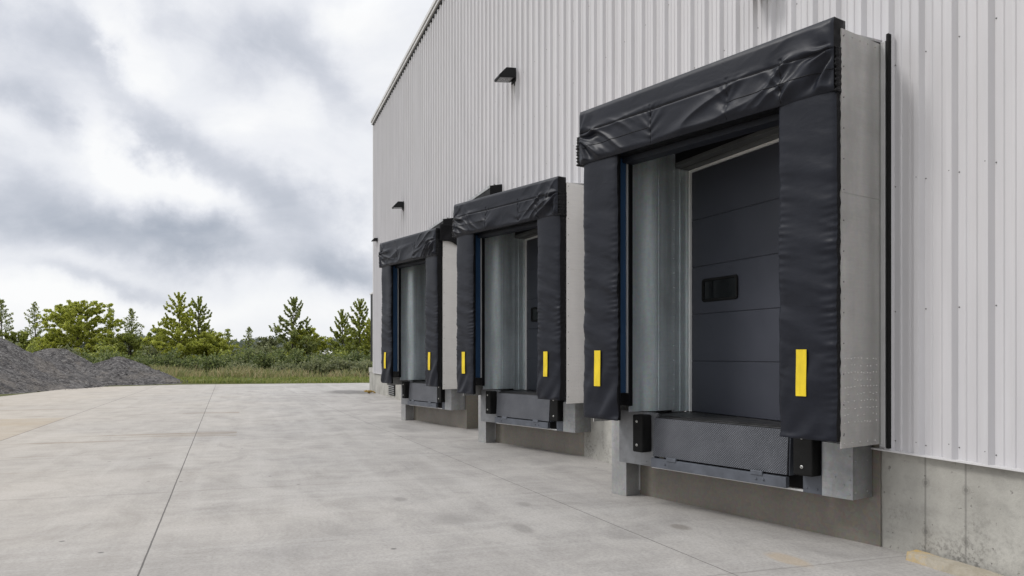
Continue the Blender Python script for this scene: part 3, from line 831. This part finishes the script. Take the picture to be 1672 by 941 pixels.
for k in range(NK + 1):
    x = 4.2 * k / NK; a = .012 * nz(x * 5, 1.0); b = .010 * nz(x * 6, 4.0)
    vs += [(x, -.125 + a, 0), (x, -.115 + a, .066 + b), (x, -.02, .074 + b), (x, -.006, 0)]
mb.add(vs, [(k * 4 + q, k * 4 + q + 1, k * 4 + q + 5, k * 4 + q + 4) for k in range(NK) for q in range(3)] + [(3, 2, 1, 0), (NK * 4, NK * 4 + 1, NK * 4 + 2, NK * 4 + 3)])
mb.build('kerb_stone', M['kerb'], e)

e = empty('debris_clump', onwall(26.6, .35, 0), 0); tag(e, 'small clump of ochre debris on the concrete at the far corner of the warehouse', 'debris')
t_ = simple('ochre debris', (.30, .20, .05), .9, 0, .6, (20, 20, 20))
mb = MB()
for q in range(26):
    c_ = Vector((random.gauss(0, .07), random.gauss(0, .07), random.uniform(.0, .12))); r = random.uniform(.04, .08)
    P = [c_ + Vector((random.uniform(-1, 1), random.uniform(-1, 1), random.uniform(-.4, 1))) * r for _ in range(5)]
    mb.add(P, [(0, 1, 2), (0, 2, 3), (0, 3, 1), (4, 2, 1), (4, 3, 2), (4, 1, 3)])
mb.build('rubble', t_, e)

# ------------------------------------------------------------------ gravel stockpiles
def pile(cx, cy, rx, ry, h, label, seed, rot=0.0):
    N = 120; ext = 1.25; V = np.zeros(((N + 1) ** 2, 3)); k = 0
    for j in range(N + 1):
        for i in range(N + 1):
            x = (i / N * 2 - 1) * rx * ext; y = (j / N * 2 - 1) * ry * ext
            d = math.hypot(x / rx, y / ry)
            d += .10 * nz(x * .35 + seed, y * .35) + .05 * nz(x * .9, y * .9, seed)
            z = h * (1 - d) if d < 1 else -.25 * (d - 1)
            tip = max(0, .14 - d); z -= h * tip * tip / .28
            # rills and tipped lumps down the face
            an = math.atan2(y, x)
            z += .30 * (abs(nz(an * 4.5 + seed, d * 1.4, seed)) - .25) * min(1, d * 2) * max(0, 1.05 - d) * h / 2.2
            z += .10 * nz(x * 1.4, y * 1.4, seed + 4) * max(0, 1.1 - d) + .045 * nz(x * 4.5, y * 4.5, seed + 1) * (1 if d < 1.03 else 0)
            V[k] = (x, y, z - .02); k += 1
    m = MB(); m.add(V.tolist(), [(j * (N + 1) + i, j * (N + 1) + i + 1, (j + 1) * (N + 1) + i + 1, (j + 1) * (N + 1) + i) for j in range(N) for i in range(N)], 0, False)
    # loose stones
    for q in range(900):
        i = random.randrange(len(V)); x, y, z = V[i]
        if z < -.02: continue
        r = random.choice((.025, .03, .04, .05, .075)) * random.uniform(.7, 1.2)
        P = [Vector((x, y, z)) + Vector((random.uniform(-1, 1), random.uniform(-1, 1), random.uniform(-.4, 1))) * r for _ in range(5)]
        m.add(P, [(0, 1, 2), (0, 2, 3), (0, 3, 1), (4, 2, 1), (4, 3, 2), (4, 1, 3)])
    for q in range(420):
        an = random.uniform(0, 2 * PI); dd = 1.0 + abs(random.gauss(0, .07))
        x, y = math.cos(an) * rx * dd, math.sin(an) * ry * dd; r = random.choice((.025, .03, .04, .07)) * random.uniform(.6, 1.2)
        P = [Vector((x, y, .01)) + Vector((random.uniform(-1, 1), random.uniform(-1, 1), random.uniform(0, 1))) * r for _ in range(5)]
        m.add(P, [(0, 1, 2), (0, 2, 3), (0, 3, 1), (4, 2, 1), (4, 3, 2), (4, 1, 3)])
    o = m.build('gravel_pile', M['gravel'], None, fix=False)
    o.location = (cx, cy, 0); o.rotation_euler = (0, 0, rot); tag(o, label, 'gravel pile', 'grey gravel stockpiles')
pile(-26.9, 36.6, 7.0, 8.6, 3.85, 'largest grey gravel pile cut off by the left edge of the picture', 1.5)
pile(-27.0, 47.0, 4.4, 4.0, 2.10, 'grey gravel pile with a rounded top behind the largest pile', 6.5)
pile(-21.95, 44.2, 3.5, 3.4, 1.55, 'small grey gravel cone standing apart at the right of the other piles', 9.5)

# ------------------------------------------------------------------ vegetation
def leaf_mesh(name, C, size, mat, parent, elong=1.5, droop=0.0, up=False):
    C = np.asarray(C, float); N = len(C)
    if up:
        a = np.zeros((N, 3)); a[:, 2] = 1; a[:, :2] = rng.normal(0, .28, (N, 2)); 
        b = rng.normal(size=(N, 3)); b[:, 2] = 0
    else:
        a = rng.normal(size=(N, 3)); a[:, 2] -= droop; b = rng.normal(size=(N, 3))
    a /= np.linalg.norm(a, axis=1)[:, None]
    b -= (a * b).sum(1)[:, None] * a; b /= np.linalg.norm(b, axis=1)[:, None] + 1e-9
    s = np.asarray(size) * rng.uniform(.6, 1.35, N)
    a *= (s * elong * .5)[:, None]; b *= (s * .5)[:, None]
    if up:
        V = np.stack([C - b * .5, C + b * .5, C + a * 2 + b * .15, C + a * 2 - b * .15], 1).reshape(-1, 3)
    else:
        V = np.stack([C - a, C - b * .9, C + a, C + b * .9], 1).reshape(-1, 3)
    me = bpy.data.meshes.new(name)
    me.vertices.add(4 * N); me.vertices.foreach_set('co', V.astype(np.float32).ravel())
    me.loops.add(4 * N); me.loops.foreach_set('vertex_index', np.arange(4 * N, dtype=np.int32))
    me.polygons.add(N); me.polygons.foreach_set('loop_start', np.arange(0, 4 * N, 4, dtype=np.int32))
    me.polygons.foreach_set('loop_total', np.full(N, 4, np.int32))
    me.materials.append(mat); me.update(calc_edges=True)
    o = bpy.data.objects.new(name, me); col.objects.link(o)
    if parent: o.parent = parent
    return o

def tree(px, Y, ptop, wpx, kind, label, mat, base_frac=.12, seed=0, leaf=.20, dens=1.0, zoff=0.0):
    rd = random.Random(seed * 13 + 5)
    H = zat(ptop, Y); Rr = wpx / 2 / F * Y * (1.3 if kind != 'broad' else 1.12)
    names = {'cone': 'leafy_tree', 'broad': 'maple_tree', 'conifer': 'conifer_tree'}
    e = empty(names[kind], at(px, Y, -.03)); tag(e, label, 'tree', 'trees along the field edge beyond the yard')
    m = MB(); lean = (rd.uniform(-.03, .03) * H, rd.uniform(-.03, .03) * H)
    def trunk(t): return Vector((lean[0] * t ** 2 + .05 * math.sin(t * 5 + seed), lean[1] * t ** 2, H * .98 * t))
    r0 = .012 * H + .03
    m.tube([trunk(k / 8) for k in range(9)], [r0 * (1 - .93 * k / 8) for k in range(9)], 7)
    C = []
    def clump(p, r, n):
        q = rng.normal(0, 1, (n, 3)); q *= (rng.uniform(.25, 1, n) ** .6 / np.linalg.norm(q, axis=1))[:, None] * r
        q[:, 2] *= .75
        C.append(np.asarray(p)[None] + q)
    if kind == 'conifer':
        nb = int(H * 7.5)
        for k in range(nb):
            t = base_frac + (1 - base_frac) * (k / nb) ** .9
            ln = Rr * ((1 - t) ** .8 + .04) * rd.uniform(.5, 1.2)
            an = k * 2.4 + rd.uniform(-.4, .4); p0 = trunk(t)
            dirv = Vector((math.cos(an), math.sin(an), .30 + .5 * t + rd.uniform(-.15, .25)))
            p1 = p0 + dirv * ln
            m.tube([p0, p0 + dirv * ln * .5, p1], [.02, .014, .006], 4)
            ncl = max(2, int(ln / .16))
            for c in range(ncl):
                f = .25 + .75 * (c + rd.random() * .6) / ncl
                clump(p0 + dirv * ln * min(f, 1.05) + Vector((0, 0, rd.uniform(-.05, .05))), .10 + .12 * (1 - f) + .03, int(8 * dens))
        clump(trunk(.97), .10, 14); clump(trunk(1.0), .05, 8)
    else:
        nb = int((44 if kind == 'cone' else 60) * (H / 5.5))
        for k in range(nb):
            t = base_frac + (1 - base_frac) * (k + rd.random()) / nb
            if kind == 'cone':
                prof = (1 - t) ** .95 * (.80 + .20 * min(1, t / .12)) + .035
            else:
                prof = math.sin(PI * min(1, (t * .80 + .17))) ** .6
            ln = Rr * prof * rd.uniform(.55, 1.12)
            an = k * 2.4 + rd.uniform(-.6, .6); tb = max(.08, t - .22 * rd.uniform(.5, 1.2)) if kind == 'broad' else max(.05, t - .06)
            p0 = trunk(tb)
            ln *= 1.15
            p1 = Vector((trunk(t).x + math.cos(an) * ln, trunk(t).y + math.sin(an) * ln, H * min(t + .03, .97) + (.22 if kind == 'cone' else .06) * ln * (1 - t * .4)))
            mid = (p0 + p1) / 2 + Vector((0, 0, .10 * ln))
            m.tube([p0, mid, p1], [.028, .018, .007], 4)
            if kind == 'cone':      # feathery leader at the branch end
                for q in range(4): clump(p1 + Vector((math.cos(an) * .05 * q, math.sin(an) * .05 * q, .10 * q - .05)), .085 - .015 * q, 7)
            ncl = max(3, int(ln / .17))
            for c in range(ncl):
                f = .30 + .72 * (c + rd.random() * .7) / ncl
                b = p0.lerp(mid, f * 2) if f < .5 else mid.lerp(p1, f * 2 - 1)
                sp = .15 * ln * f
                clump(b + Vector((rd.uniform(-1, 1) * sp, rd.uniform(-1, 1) * sp, rd.uniform(-.6, .9) * sp)), rd.uniform(.11, .28) * ((.38 + .62 * (1 - t)) if kind == 'cone' else .95), int(34 * dens * ((.4 + .6 * (1 - t)) if kind == 'cone' else .8)))
        for q in range(10): clump(trunk(.84 + .017 * q), .13 - .012 * q, 8)
    m.build('trunk', M['bark'], e, fix=False)
    leaf_mesh('crown', np.concatenate(C), leaf, mat, e)

Tr = [
 (4, 70, 487, 62, 'conifer', 'dark conifer cut off by the left edge of the picture', 'leaf_c', .10, 1.5),
 (60, 74, 492, 56, 'conifer', 'slender grey green conifer standing between the left edge conifer and the wide maple', 'leaf_c', .12, 1.0),
 (128, 68, 489, 112, 'broad', 'wide rounded maple with yellow green leaves behind the gravel piles', 'leaf_y', .08, 1.25),
 (181, 76, 501, 40, 'conifer', 'thin conifer rising just right of the wide maple', 'leaf_c', .25, .9),
 (213, 70, 502, 50, 'conifer', 'thin conifer with a bare lower trunk above the small gravel cone', 'leaf_c', .28, 1.0),
 (292, 66, 479, 96, 'cone', 'taller pointed leafy tree, left of the joined pair mid field edge', 'leaf_y', .08, 1.2),
 (325, 69, 486, 74, 'cone', 'pointed leafy tree, right of the joined pair mid field edge', 'leaf_g', .10, 1.1),
 (373, 70, 536, 44, 'conifer', 'short young conifer right of the joined pair of leafy trees', 'leaf_g', .08, 1.3),
 (406, 68, 533, 34, 'conifer', 'short thin sapling with a bare top in the gap of the field edge', 'leaf_c', .14, 1.0),
 (478, 66, 487, 78, 'cone', 'tall pointed dark green tree standing alone left of the warehouse corner group', 'leaf_c', .16, .85),
 (500, 67, 536, 66, 'broad', 'low bushy yellow green tree at the foot of the lone pointed tree', 'leaf_y', .06, 1.1),
 (559, 68, 508, 50, 'cone', 'shorter pointed tree left in the group beside the warehouse corner', 'leaf_g', .08, 1.2),
 (587, 66, 490, 64, 'cone', 'tallest pointed tree in the group beside the warehouse corner', 'leaf_g', .08, 1.3),
 (607, 65, 522, 44, 'cone', 'yellow green tree half hidden by the warehouse corner', 'leaf_y', .06, 1.2),
 (212, 69, 543, 60, 'broad', 'low bushy tree with green leaves right of the wide maple', 'leaf_g', .05, 1.1),
 (88, 69, 545, 60, 'broad', 'low bushy tree with yellow green leaves left of the wide maple', 'leaf_y', .05, 1.1),
 (262, 68, 536, 52, 'broad', 'low bushy tree at the left foot of the joined pair of leafy trees', 'leaf_g', .05, 1.1),
 (345, 68, 540, 60, 'broad', 'low bushy yellow green tree at the right foot of the joined pair', 'leaf_y', .05, 1.1),
 (440, 70, 549, 52, 'broad', 'low bushy pale green tree left of the lone pointed tree', 'leaf_p', .05, 1.0),
 (30, 70, 540, 60, 'broad', 'low bushy dark green tree behind the largest gravel pile', 'leaf_g', .05, 1.1),
]
for i, (px, Y, pt, w, kind, lab, mt, bf, dn) in enumerate(Tr):
    tree(px, Y, pt, w, kind, lab, M[mt], bf, i + 1, .125 if kind != 'conifer' else .11, dn * 1.15)

def shrub(px, Y, ptop, wpx, mat, label, seed, leaf=.125, cat='shrub'):
    rd = random.Random(seed)
    H = zat(ptop, Y); Rr = wpx / 2 / F * Y
    e = empty('shrub', at(px, Y, -.03)); tag(e, label, cat, 'shrubs along the field edge')
    C = []; m = MB()
    for k in range(16):
        an = rd.random() * 2 * PI; r = Rr * math.sqrt(rd.random()); hh = H * rd.uniform(.45, 1.0) * (1 - .35 * (r / Rr) ** 2)
        p = Vector((math.cos(an) * r, math.sin(an) * r * .8, hh)); m.tube([(p.x * .2, p.y * .2, 0), (p.x * .7, p.y * .7, hh * .6), p], [.025, .015, .005], 4)
        for c in range(6):
            f = rd.uniform(.1, 1); q = rng.normal(0, .24, (34, 3)); q[:, 2] *= .7
            C.append(np.array([p.x * (.3 + .7 * f), p.y * (.3 + .7 * f), hh * f])[None] + q)
    C = np.concatenate(C); C = C[C[:, 2] > 0.02]
    m.build('stem', M['bark'], e, fix=False)
    leaf_mesh('foliage', C, leaf, mat, e)

refs = sorted([(4, 'the left edge conifer'), (60, 'the slender conifer'), (128, 'the wide maple'), (181, 'the thin conifer by the maple'), (213, 'the bare trunked conifer'),
        (292, 'the joined pair left tree'), (325, 'the joined pair right tree'), (373, 'the short young conifer'), (406, 'the bare topped sapling'),
        (478, 'the lone pointed tree'), (559, 'the shorter corner tree'), (587, 'the tallest corner tree')])
used = {}
def shrub_label(desc, px, row):
    r_ = min(refs, key=lambda q: abs(q[0] - px)); d = px - r_[0]
    side = 'right in front of' if abs(d) < 9 else ('in front and left of' if d < 0 else 'in front and right of')
    s = f'{desc} {side} {r_[1]}'
    used[s] = used.get(s, 0) + 1
    if used[s] > 1: s = f'{desc} {side} {r_[1]}, {["", "", "farther off", "farthest off"][min(3, used[s])]}'
    return s
k = 0
for i, px in enumerate([150, 182, 206, 230, 252, 276, 300, 326, 352, 378, 404, 432, 458, 484, 508, 534, 560, 586, 606]):
    Y = 59 + random.uniform(-1.5, 2.5)
    top = 573 + random.uniform(-7, 6) - (5 if 380 < px < 500 else 0)
    shrub(px, Y, top, 46 + random.uniform(-6, 10), M['leaf_d'], shrub_label('dark green hedge shrub', px, 0), 100 + i)
for i, (px, tp) in enumerate([(246, 562), (386, 566), (420, 560), (452, 566), (530, 572), (560, 574), (596, 578), (170, 560), (110, 556), (60, 556), (20, 556)]):
    shrub(px, 64 if i < 7 else 62, tp, 52, M['leaf_p'] if i % 2 == 0 else M['leaf_g'], shrub_label('paler bushy shrub', px, 1), 200 + i, .16)
for i, (px, tp, Y) in enumerate([(516, 583, 55), (545, 584, 54.5), (575, 582, 55), (602, 584, 54), (470, 590, 56), (395, 590, 56)]):
    shrub(px, Y, tp, 50, M['leaf_p'], shrub_label('low pale willowy shrub', px, 2), 300 + i, .13)

# grasses
def blades(name, n, region, h, width, mat, label):
    x0, x1, Y0, Y1 = region
    Yv = rng.uniform(Y0, Y1, n); px = rng.uniform(x0, x1, n)
    C = np.stack([(px - CX) / F * Yv, Yv, np.full(n, -.04)], 1)
    den = np.array([noise.noise(Vector((c[0] * .35, c[1] * .35, 7))) for c in C])
    keep = den > rng.uniform(-.75, .35, n); C = C[keep]; den = den[keep]
    N = len(C); a = np.zeros((N, 3)); a[:, :2] = rng.normal(0, .22, (N, 2)); a[:, 2] = 1
    hh = h * rng.uniform(.45, 1.15, N) * (1 + .7 * den); b = rng.normal(size=(N, 3)); b[:, 2] = 0
    b /= np.linalg.norm(b, axis=1)[:, None]; b *= width * .5
    a *= hh[:, None]; bend = np.zeros((N, 3)); bend[:, :2] = rng.normal(0, .25, (N, 2)) * hh[:, None]
    V = np.stack([C - b, C + b, C + a * .6 + b * .8, C + a * .6 - b * .8, C + a + bend + b * .25, C + a + bend - b * .25], 1).reshape(-1, 3)
    i = np.arange(N)[:, None] * 6
    Fc = np.concatenate([i + np.array([[0, 1, 2, 3]]), i + np.array([[3, 2, 4, 5]])], 1).reshape(-1, 4)
    me = bpy.data.meshes.new(name)
    me.from_pydata(V.tolist(), [], Fc.tolist()); me.materials.append(mat)
    o = bpy.data.objects.new(name, me); col.objects.link(o); tag(o, label, 'grass', kind='stuff')
blades('grass', 26000, (-60, 640, 43.9, 60), .22, .07, M['grass_g'], 'short green grass verge along the far edge of the concrete yard')
blades('tall_grass', 6500, (190, 640, 50.5, 58.5), .62, .06, M['grass_b'], 'tall dry tan grass and weeds in front of the dark hedge')
blades('weed', 2500, (80, 270, 47, 60), .6, .06, M['grass_b'], 'dry weeds behind the gravel piles')

# far wood
C = []
for k in range(260):
    px = -80 + k * 3.0 + random.uniform(-2, 2); Y = random.uniform(150, 190)
    top = 556 + 7 * nz(px * .012, 3) + 5 * nz(px * .05, 9) + random.uniform(-2, 2)
    p = at(px, Y); H = zat(top, Y)
    q = rng.normal(0, 1, (70, 3)); q *= np.array([1.4, 1.4, H * .30]); q[:, 2] += H * .52
    q = q[(q[:, 2] > -.1) & (q[:, 2] < H * 1.05)]
    C.append(np.array([p.x, p.y, 0])[None] + q)
o = leaf_mesh('far_wood', np.concatenate(C), .75, M['leaf_far'], None); tag(o, 'hazy grey green wood along the horizon behind the trees', 'wood', kind='stuff')
# pale low shed glimpsed beyond the hedge
e = empty('shed', at(536, 112)); tag(e, 'low white shed glimpsed far off between the lone pointed tree and the corner trees', 'shed')
mb = MB(); mb.box(-2.2, 2.2, 0, 4, -.03, 1.55); mb.build('wall', M['trim'], e)
mb = MB(); mb.prism([(-.2, 1.552), (2, 2.05), (4.2, 1.552)], 'x', -2.4, 2.4); mb.build('roof', M['trim'], e)

# ------------------------------------------------------------------ sky
world = bpy.data.worlds.new('World'); scn.world = world; world.use_nodes = True
wt = NT.__new__(NT); wt.t = world.node_tree; wt.n = wt.t.nodes; wt.l = wt.t.links
SUN_AZ, SUN_EL = R(272), R(46)       # compass from +Y, clockwise
sky = wt.new('ShaderNodeTexSky'); sky.sky_type = 'NISHITA'; sky.sun_disc = False
sky.sun_elevation = SUN_EL; sky.sun_rotation = SUN_AZ
tc = wt.new('ShaderNodeTexCoord'); D = tc.outputs['Generated']
sx = wt.new('ShaderNodeSeparateXYZ'); wt.link(D, sx.inputs[0])
az = wt.math('ARCTAN2', sx.outputs['X'], sx.outputs['Y']); el = wt.math('ARCSINE', sx.outputs['Z'])
def vmul(vec, s):
    mp = wt.new('ShaderNodeMapping'); mp.inputs['Scale'].default_value = s; wt.link(vec, mp.inputs['Vector']); return mp.outputs[0]
cb = wt.new('ShaderNodeCombineXYZ'); wt.link(az, cb.inputs[0]); wt.link(el, cb.inputs[1]); AE = cb.outputs[0]
w1 = wt.noise(vmul(AE, (3.2, 5.0, 1)), 1.7, 5, .55); w2 = wt.noise(vmul(AE, (3.2, 5.0, 1)), 1.7, 5, .55)
nA = wt.new('ShaderNodeTexNoise'); nA.inputs['Scale'].default_value = 7.0; nA.inputs['Detail'].default_value = 8; nA.inputs['Roughness'].default_value = .56
wt.link(AE, nA.inputs['Vector'])
sc = wt.new('ShaderNodeSeparateColor'); wt.link(nA.outputs['Color'], sc.inputs[0])
azw = wt.math('ADD', az, wt.math('MULTIPLY', wt.math('SUBTRACT', sc.outputs[0], .5), .26))
elw = wt.math('ADD', el, wt.math('MULTIPLY', wt.math('SUBTRACT', sc.outputs[1], .5), .13))
def blob(px, py, rx, ry, rot, amt):
    X = (px - CX) / F; Zt = (HY - py) / F; a0 = math.atan2(X, 1); e0 = math.atan2(Zt, math.hypot(X, 1))
    kx = 1 / (rx / F * math.cos(a0) ** 2 + 1e-6); ky = 1 / (ry / F)
    da = wt.math('SUBTRACT', azw, a0); de = wt.math('SUBTRACT', elw, e0)
    c, s = math.cos(R(rot)), math.sin(R(rot))
    p = wt.math('MULTIPLY', wt.math('ADD', wt.math('MULTIPLY', da, c), wt.math('MULTIPLY', de, s)), kx)
    q = wt.math('MULTIPLY', wt.math('SUBTRACT', wt.math('MULTIPLY', de, c), wt.math('MULTIPLY', da, s)), ky)
    d2 = wt.math('ADD', wt.math('MULTIPLY', p, p), wt.math('MULTIPLY', q, q))
    return wt.math('MULTIPLY', wt.math('EXPONENT', wt.math('MULTIPLY', d2, -1.0)), amt)
tot = None
for b in [(70, 50, 120, 60, 0, .60), (30, 165, 90, 32, -10, .62), (60, 335, 190, 62, -12, .72), (300, 390, 150, 34, -8, .75), (185, 455, 130, 16, -6, .45),
          (215, 130, 120, 34, -42, .42), (300, 250, 120, 34, -38, .50), (470, 340, 150, 52, -32, .70), (590, 435, 120, 26, -8, .60), (440, 40, 70, 110, -70, .40), (520, 120, 130, 45, -35, .38), (270, 15, 60, 28, 0, .3),
          (190, 55, 34, 60, 30, -.45), (250, 110, 50, 40, -40, -.30), (290, 300, 110, 36, -25, -.45), (180, 225, 90, 24, -30, -.25), (600, 25, 70, 40, 0, -.3), (450, 190, 60, 40, 0, -.2), (200, 500, 500, 26, 0, -.25)]:
    o_ = blob(*b); tot = o_ if tot is None else wt.math('ADD', tot, o_)
fb = wt.noise(vmul(AE, (1.0, 1.9, 1)), 5.5, 11, .62, .45)
gen = wt.noise(D, 1.9, 6, .55)
dark = wt.math('ADD', tot, wt.math('ADD', wt.math('MULTIPLY', wt.math('SUBTRACT', fb, .5), .85), wt.math('MULTIPLY', wt.math('SUBTRACT', gen, .5), .25)))
cloud = wt.ramp(wt.math('ADD', wt.math('MULTIPLY', dark, .74), .225), [(.05, (9.9, 9.95, 10.0)), (.30, (8.7, 8.85, 9.25)), (.55, (6.8, 7.05, 7.7)), (.95, (4.1, 4.5, 5.25))])
# an overcast dome is brighter overhead than at the horizon
ov = wt.math('ADD', 1.0, wt.math('MULTIPLY', wt.ramp(sx.outputs['Z'], [(.38, 0), (.95, 1)]), .75))
up = wt.math('MAXIMUM', ov, 0.0)
cl2 = wt.mix(1.0, cloud, up, 'MULTIPLY')
final = wt.mix(.96, sky.outputs[0], cl2)
bg = wt.n['Background']; bg.inputs['Strength'].default_value = .10
wt.link(final, bg.inputs['Color'])

sun = bpy.data.lights.new('sun', 'SUN'); sun.energy = 1.5; sun.angle = R(14); sun.color = (1, .975, .945)
so = bpy.data.objects.new('sun', sun); col.objects.link(so)
sd = Vector((math.sin(SUN_AZ) * math.cos(SUN_EL), math.cos(SUN_AZ) * math.cos(SUN_EL), math.sin(SUN_EL)))
so.rotation_euler = (-sd).to_track_quat('-Z', 'Y').to_euler(); so.location = (0, 0, 30)

# ------------------------------------------------------------------ camera
cam = bpy.data.cameras.new('camera'); co = bpy.data.objects.new('camera', cam); col.objects.link(co)
co.location = (0, 0, EYE); co.rotation_euler = (R(90), 0, 0)
cam.sensor_width = 36; cam.lens = 36 * F / 1672; cam.shift_y = (HY - 470.5) / 1672; cam.clip_end = 3000; cam.clip_start = .05
scn.camera = co
scn.view_settings.view_transform = 'Standard'; scn.view_settings.look = 'None'; scn.view_settings.exposure = 0.0; scn.view_settings.gamma = 1.0
scn.view_settings.use_curve_mapping = False
scn.cycles.max_bounces = 8; scn.cycles.use_denoising = True
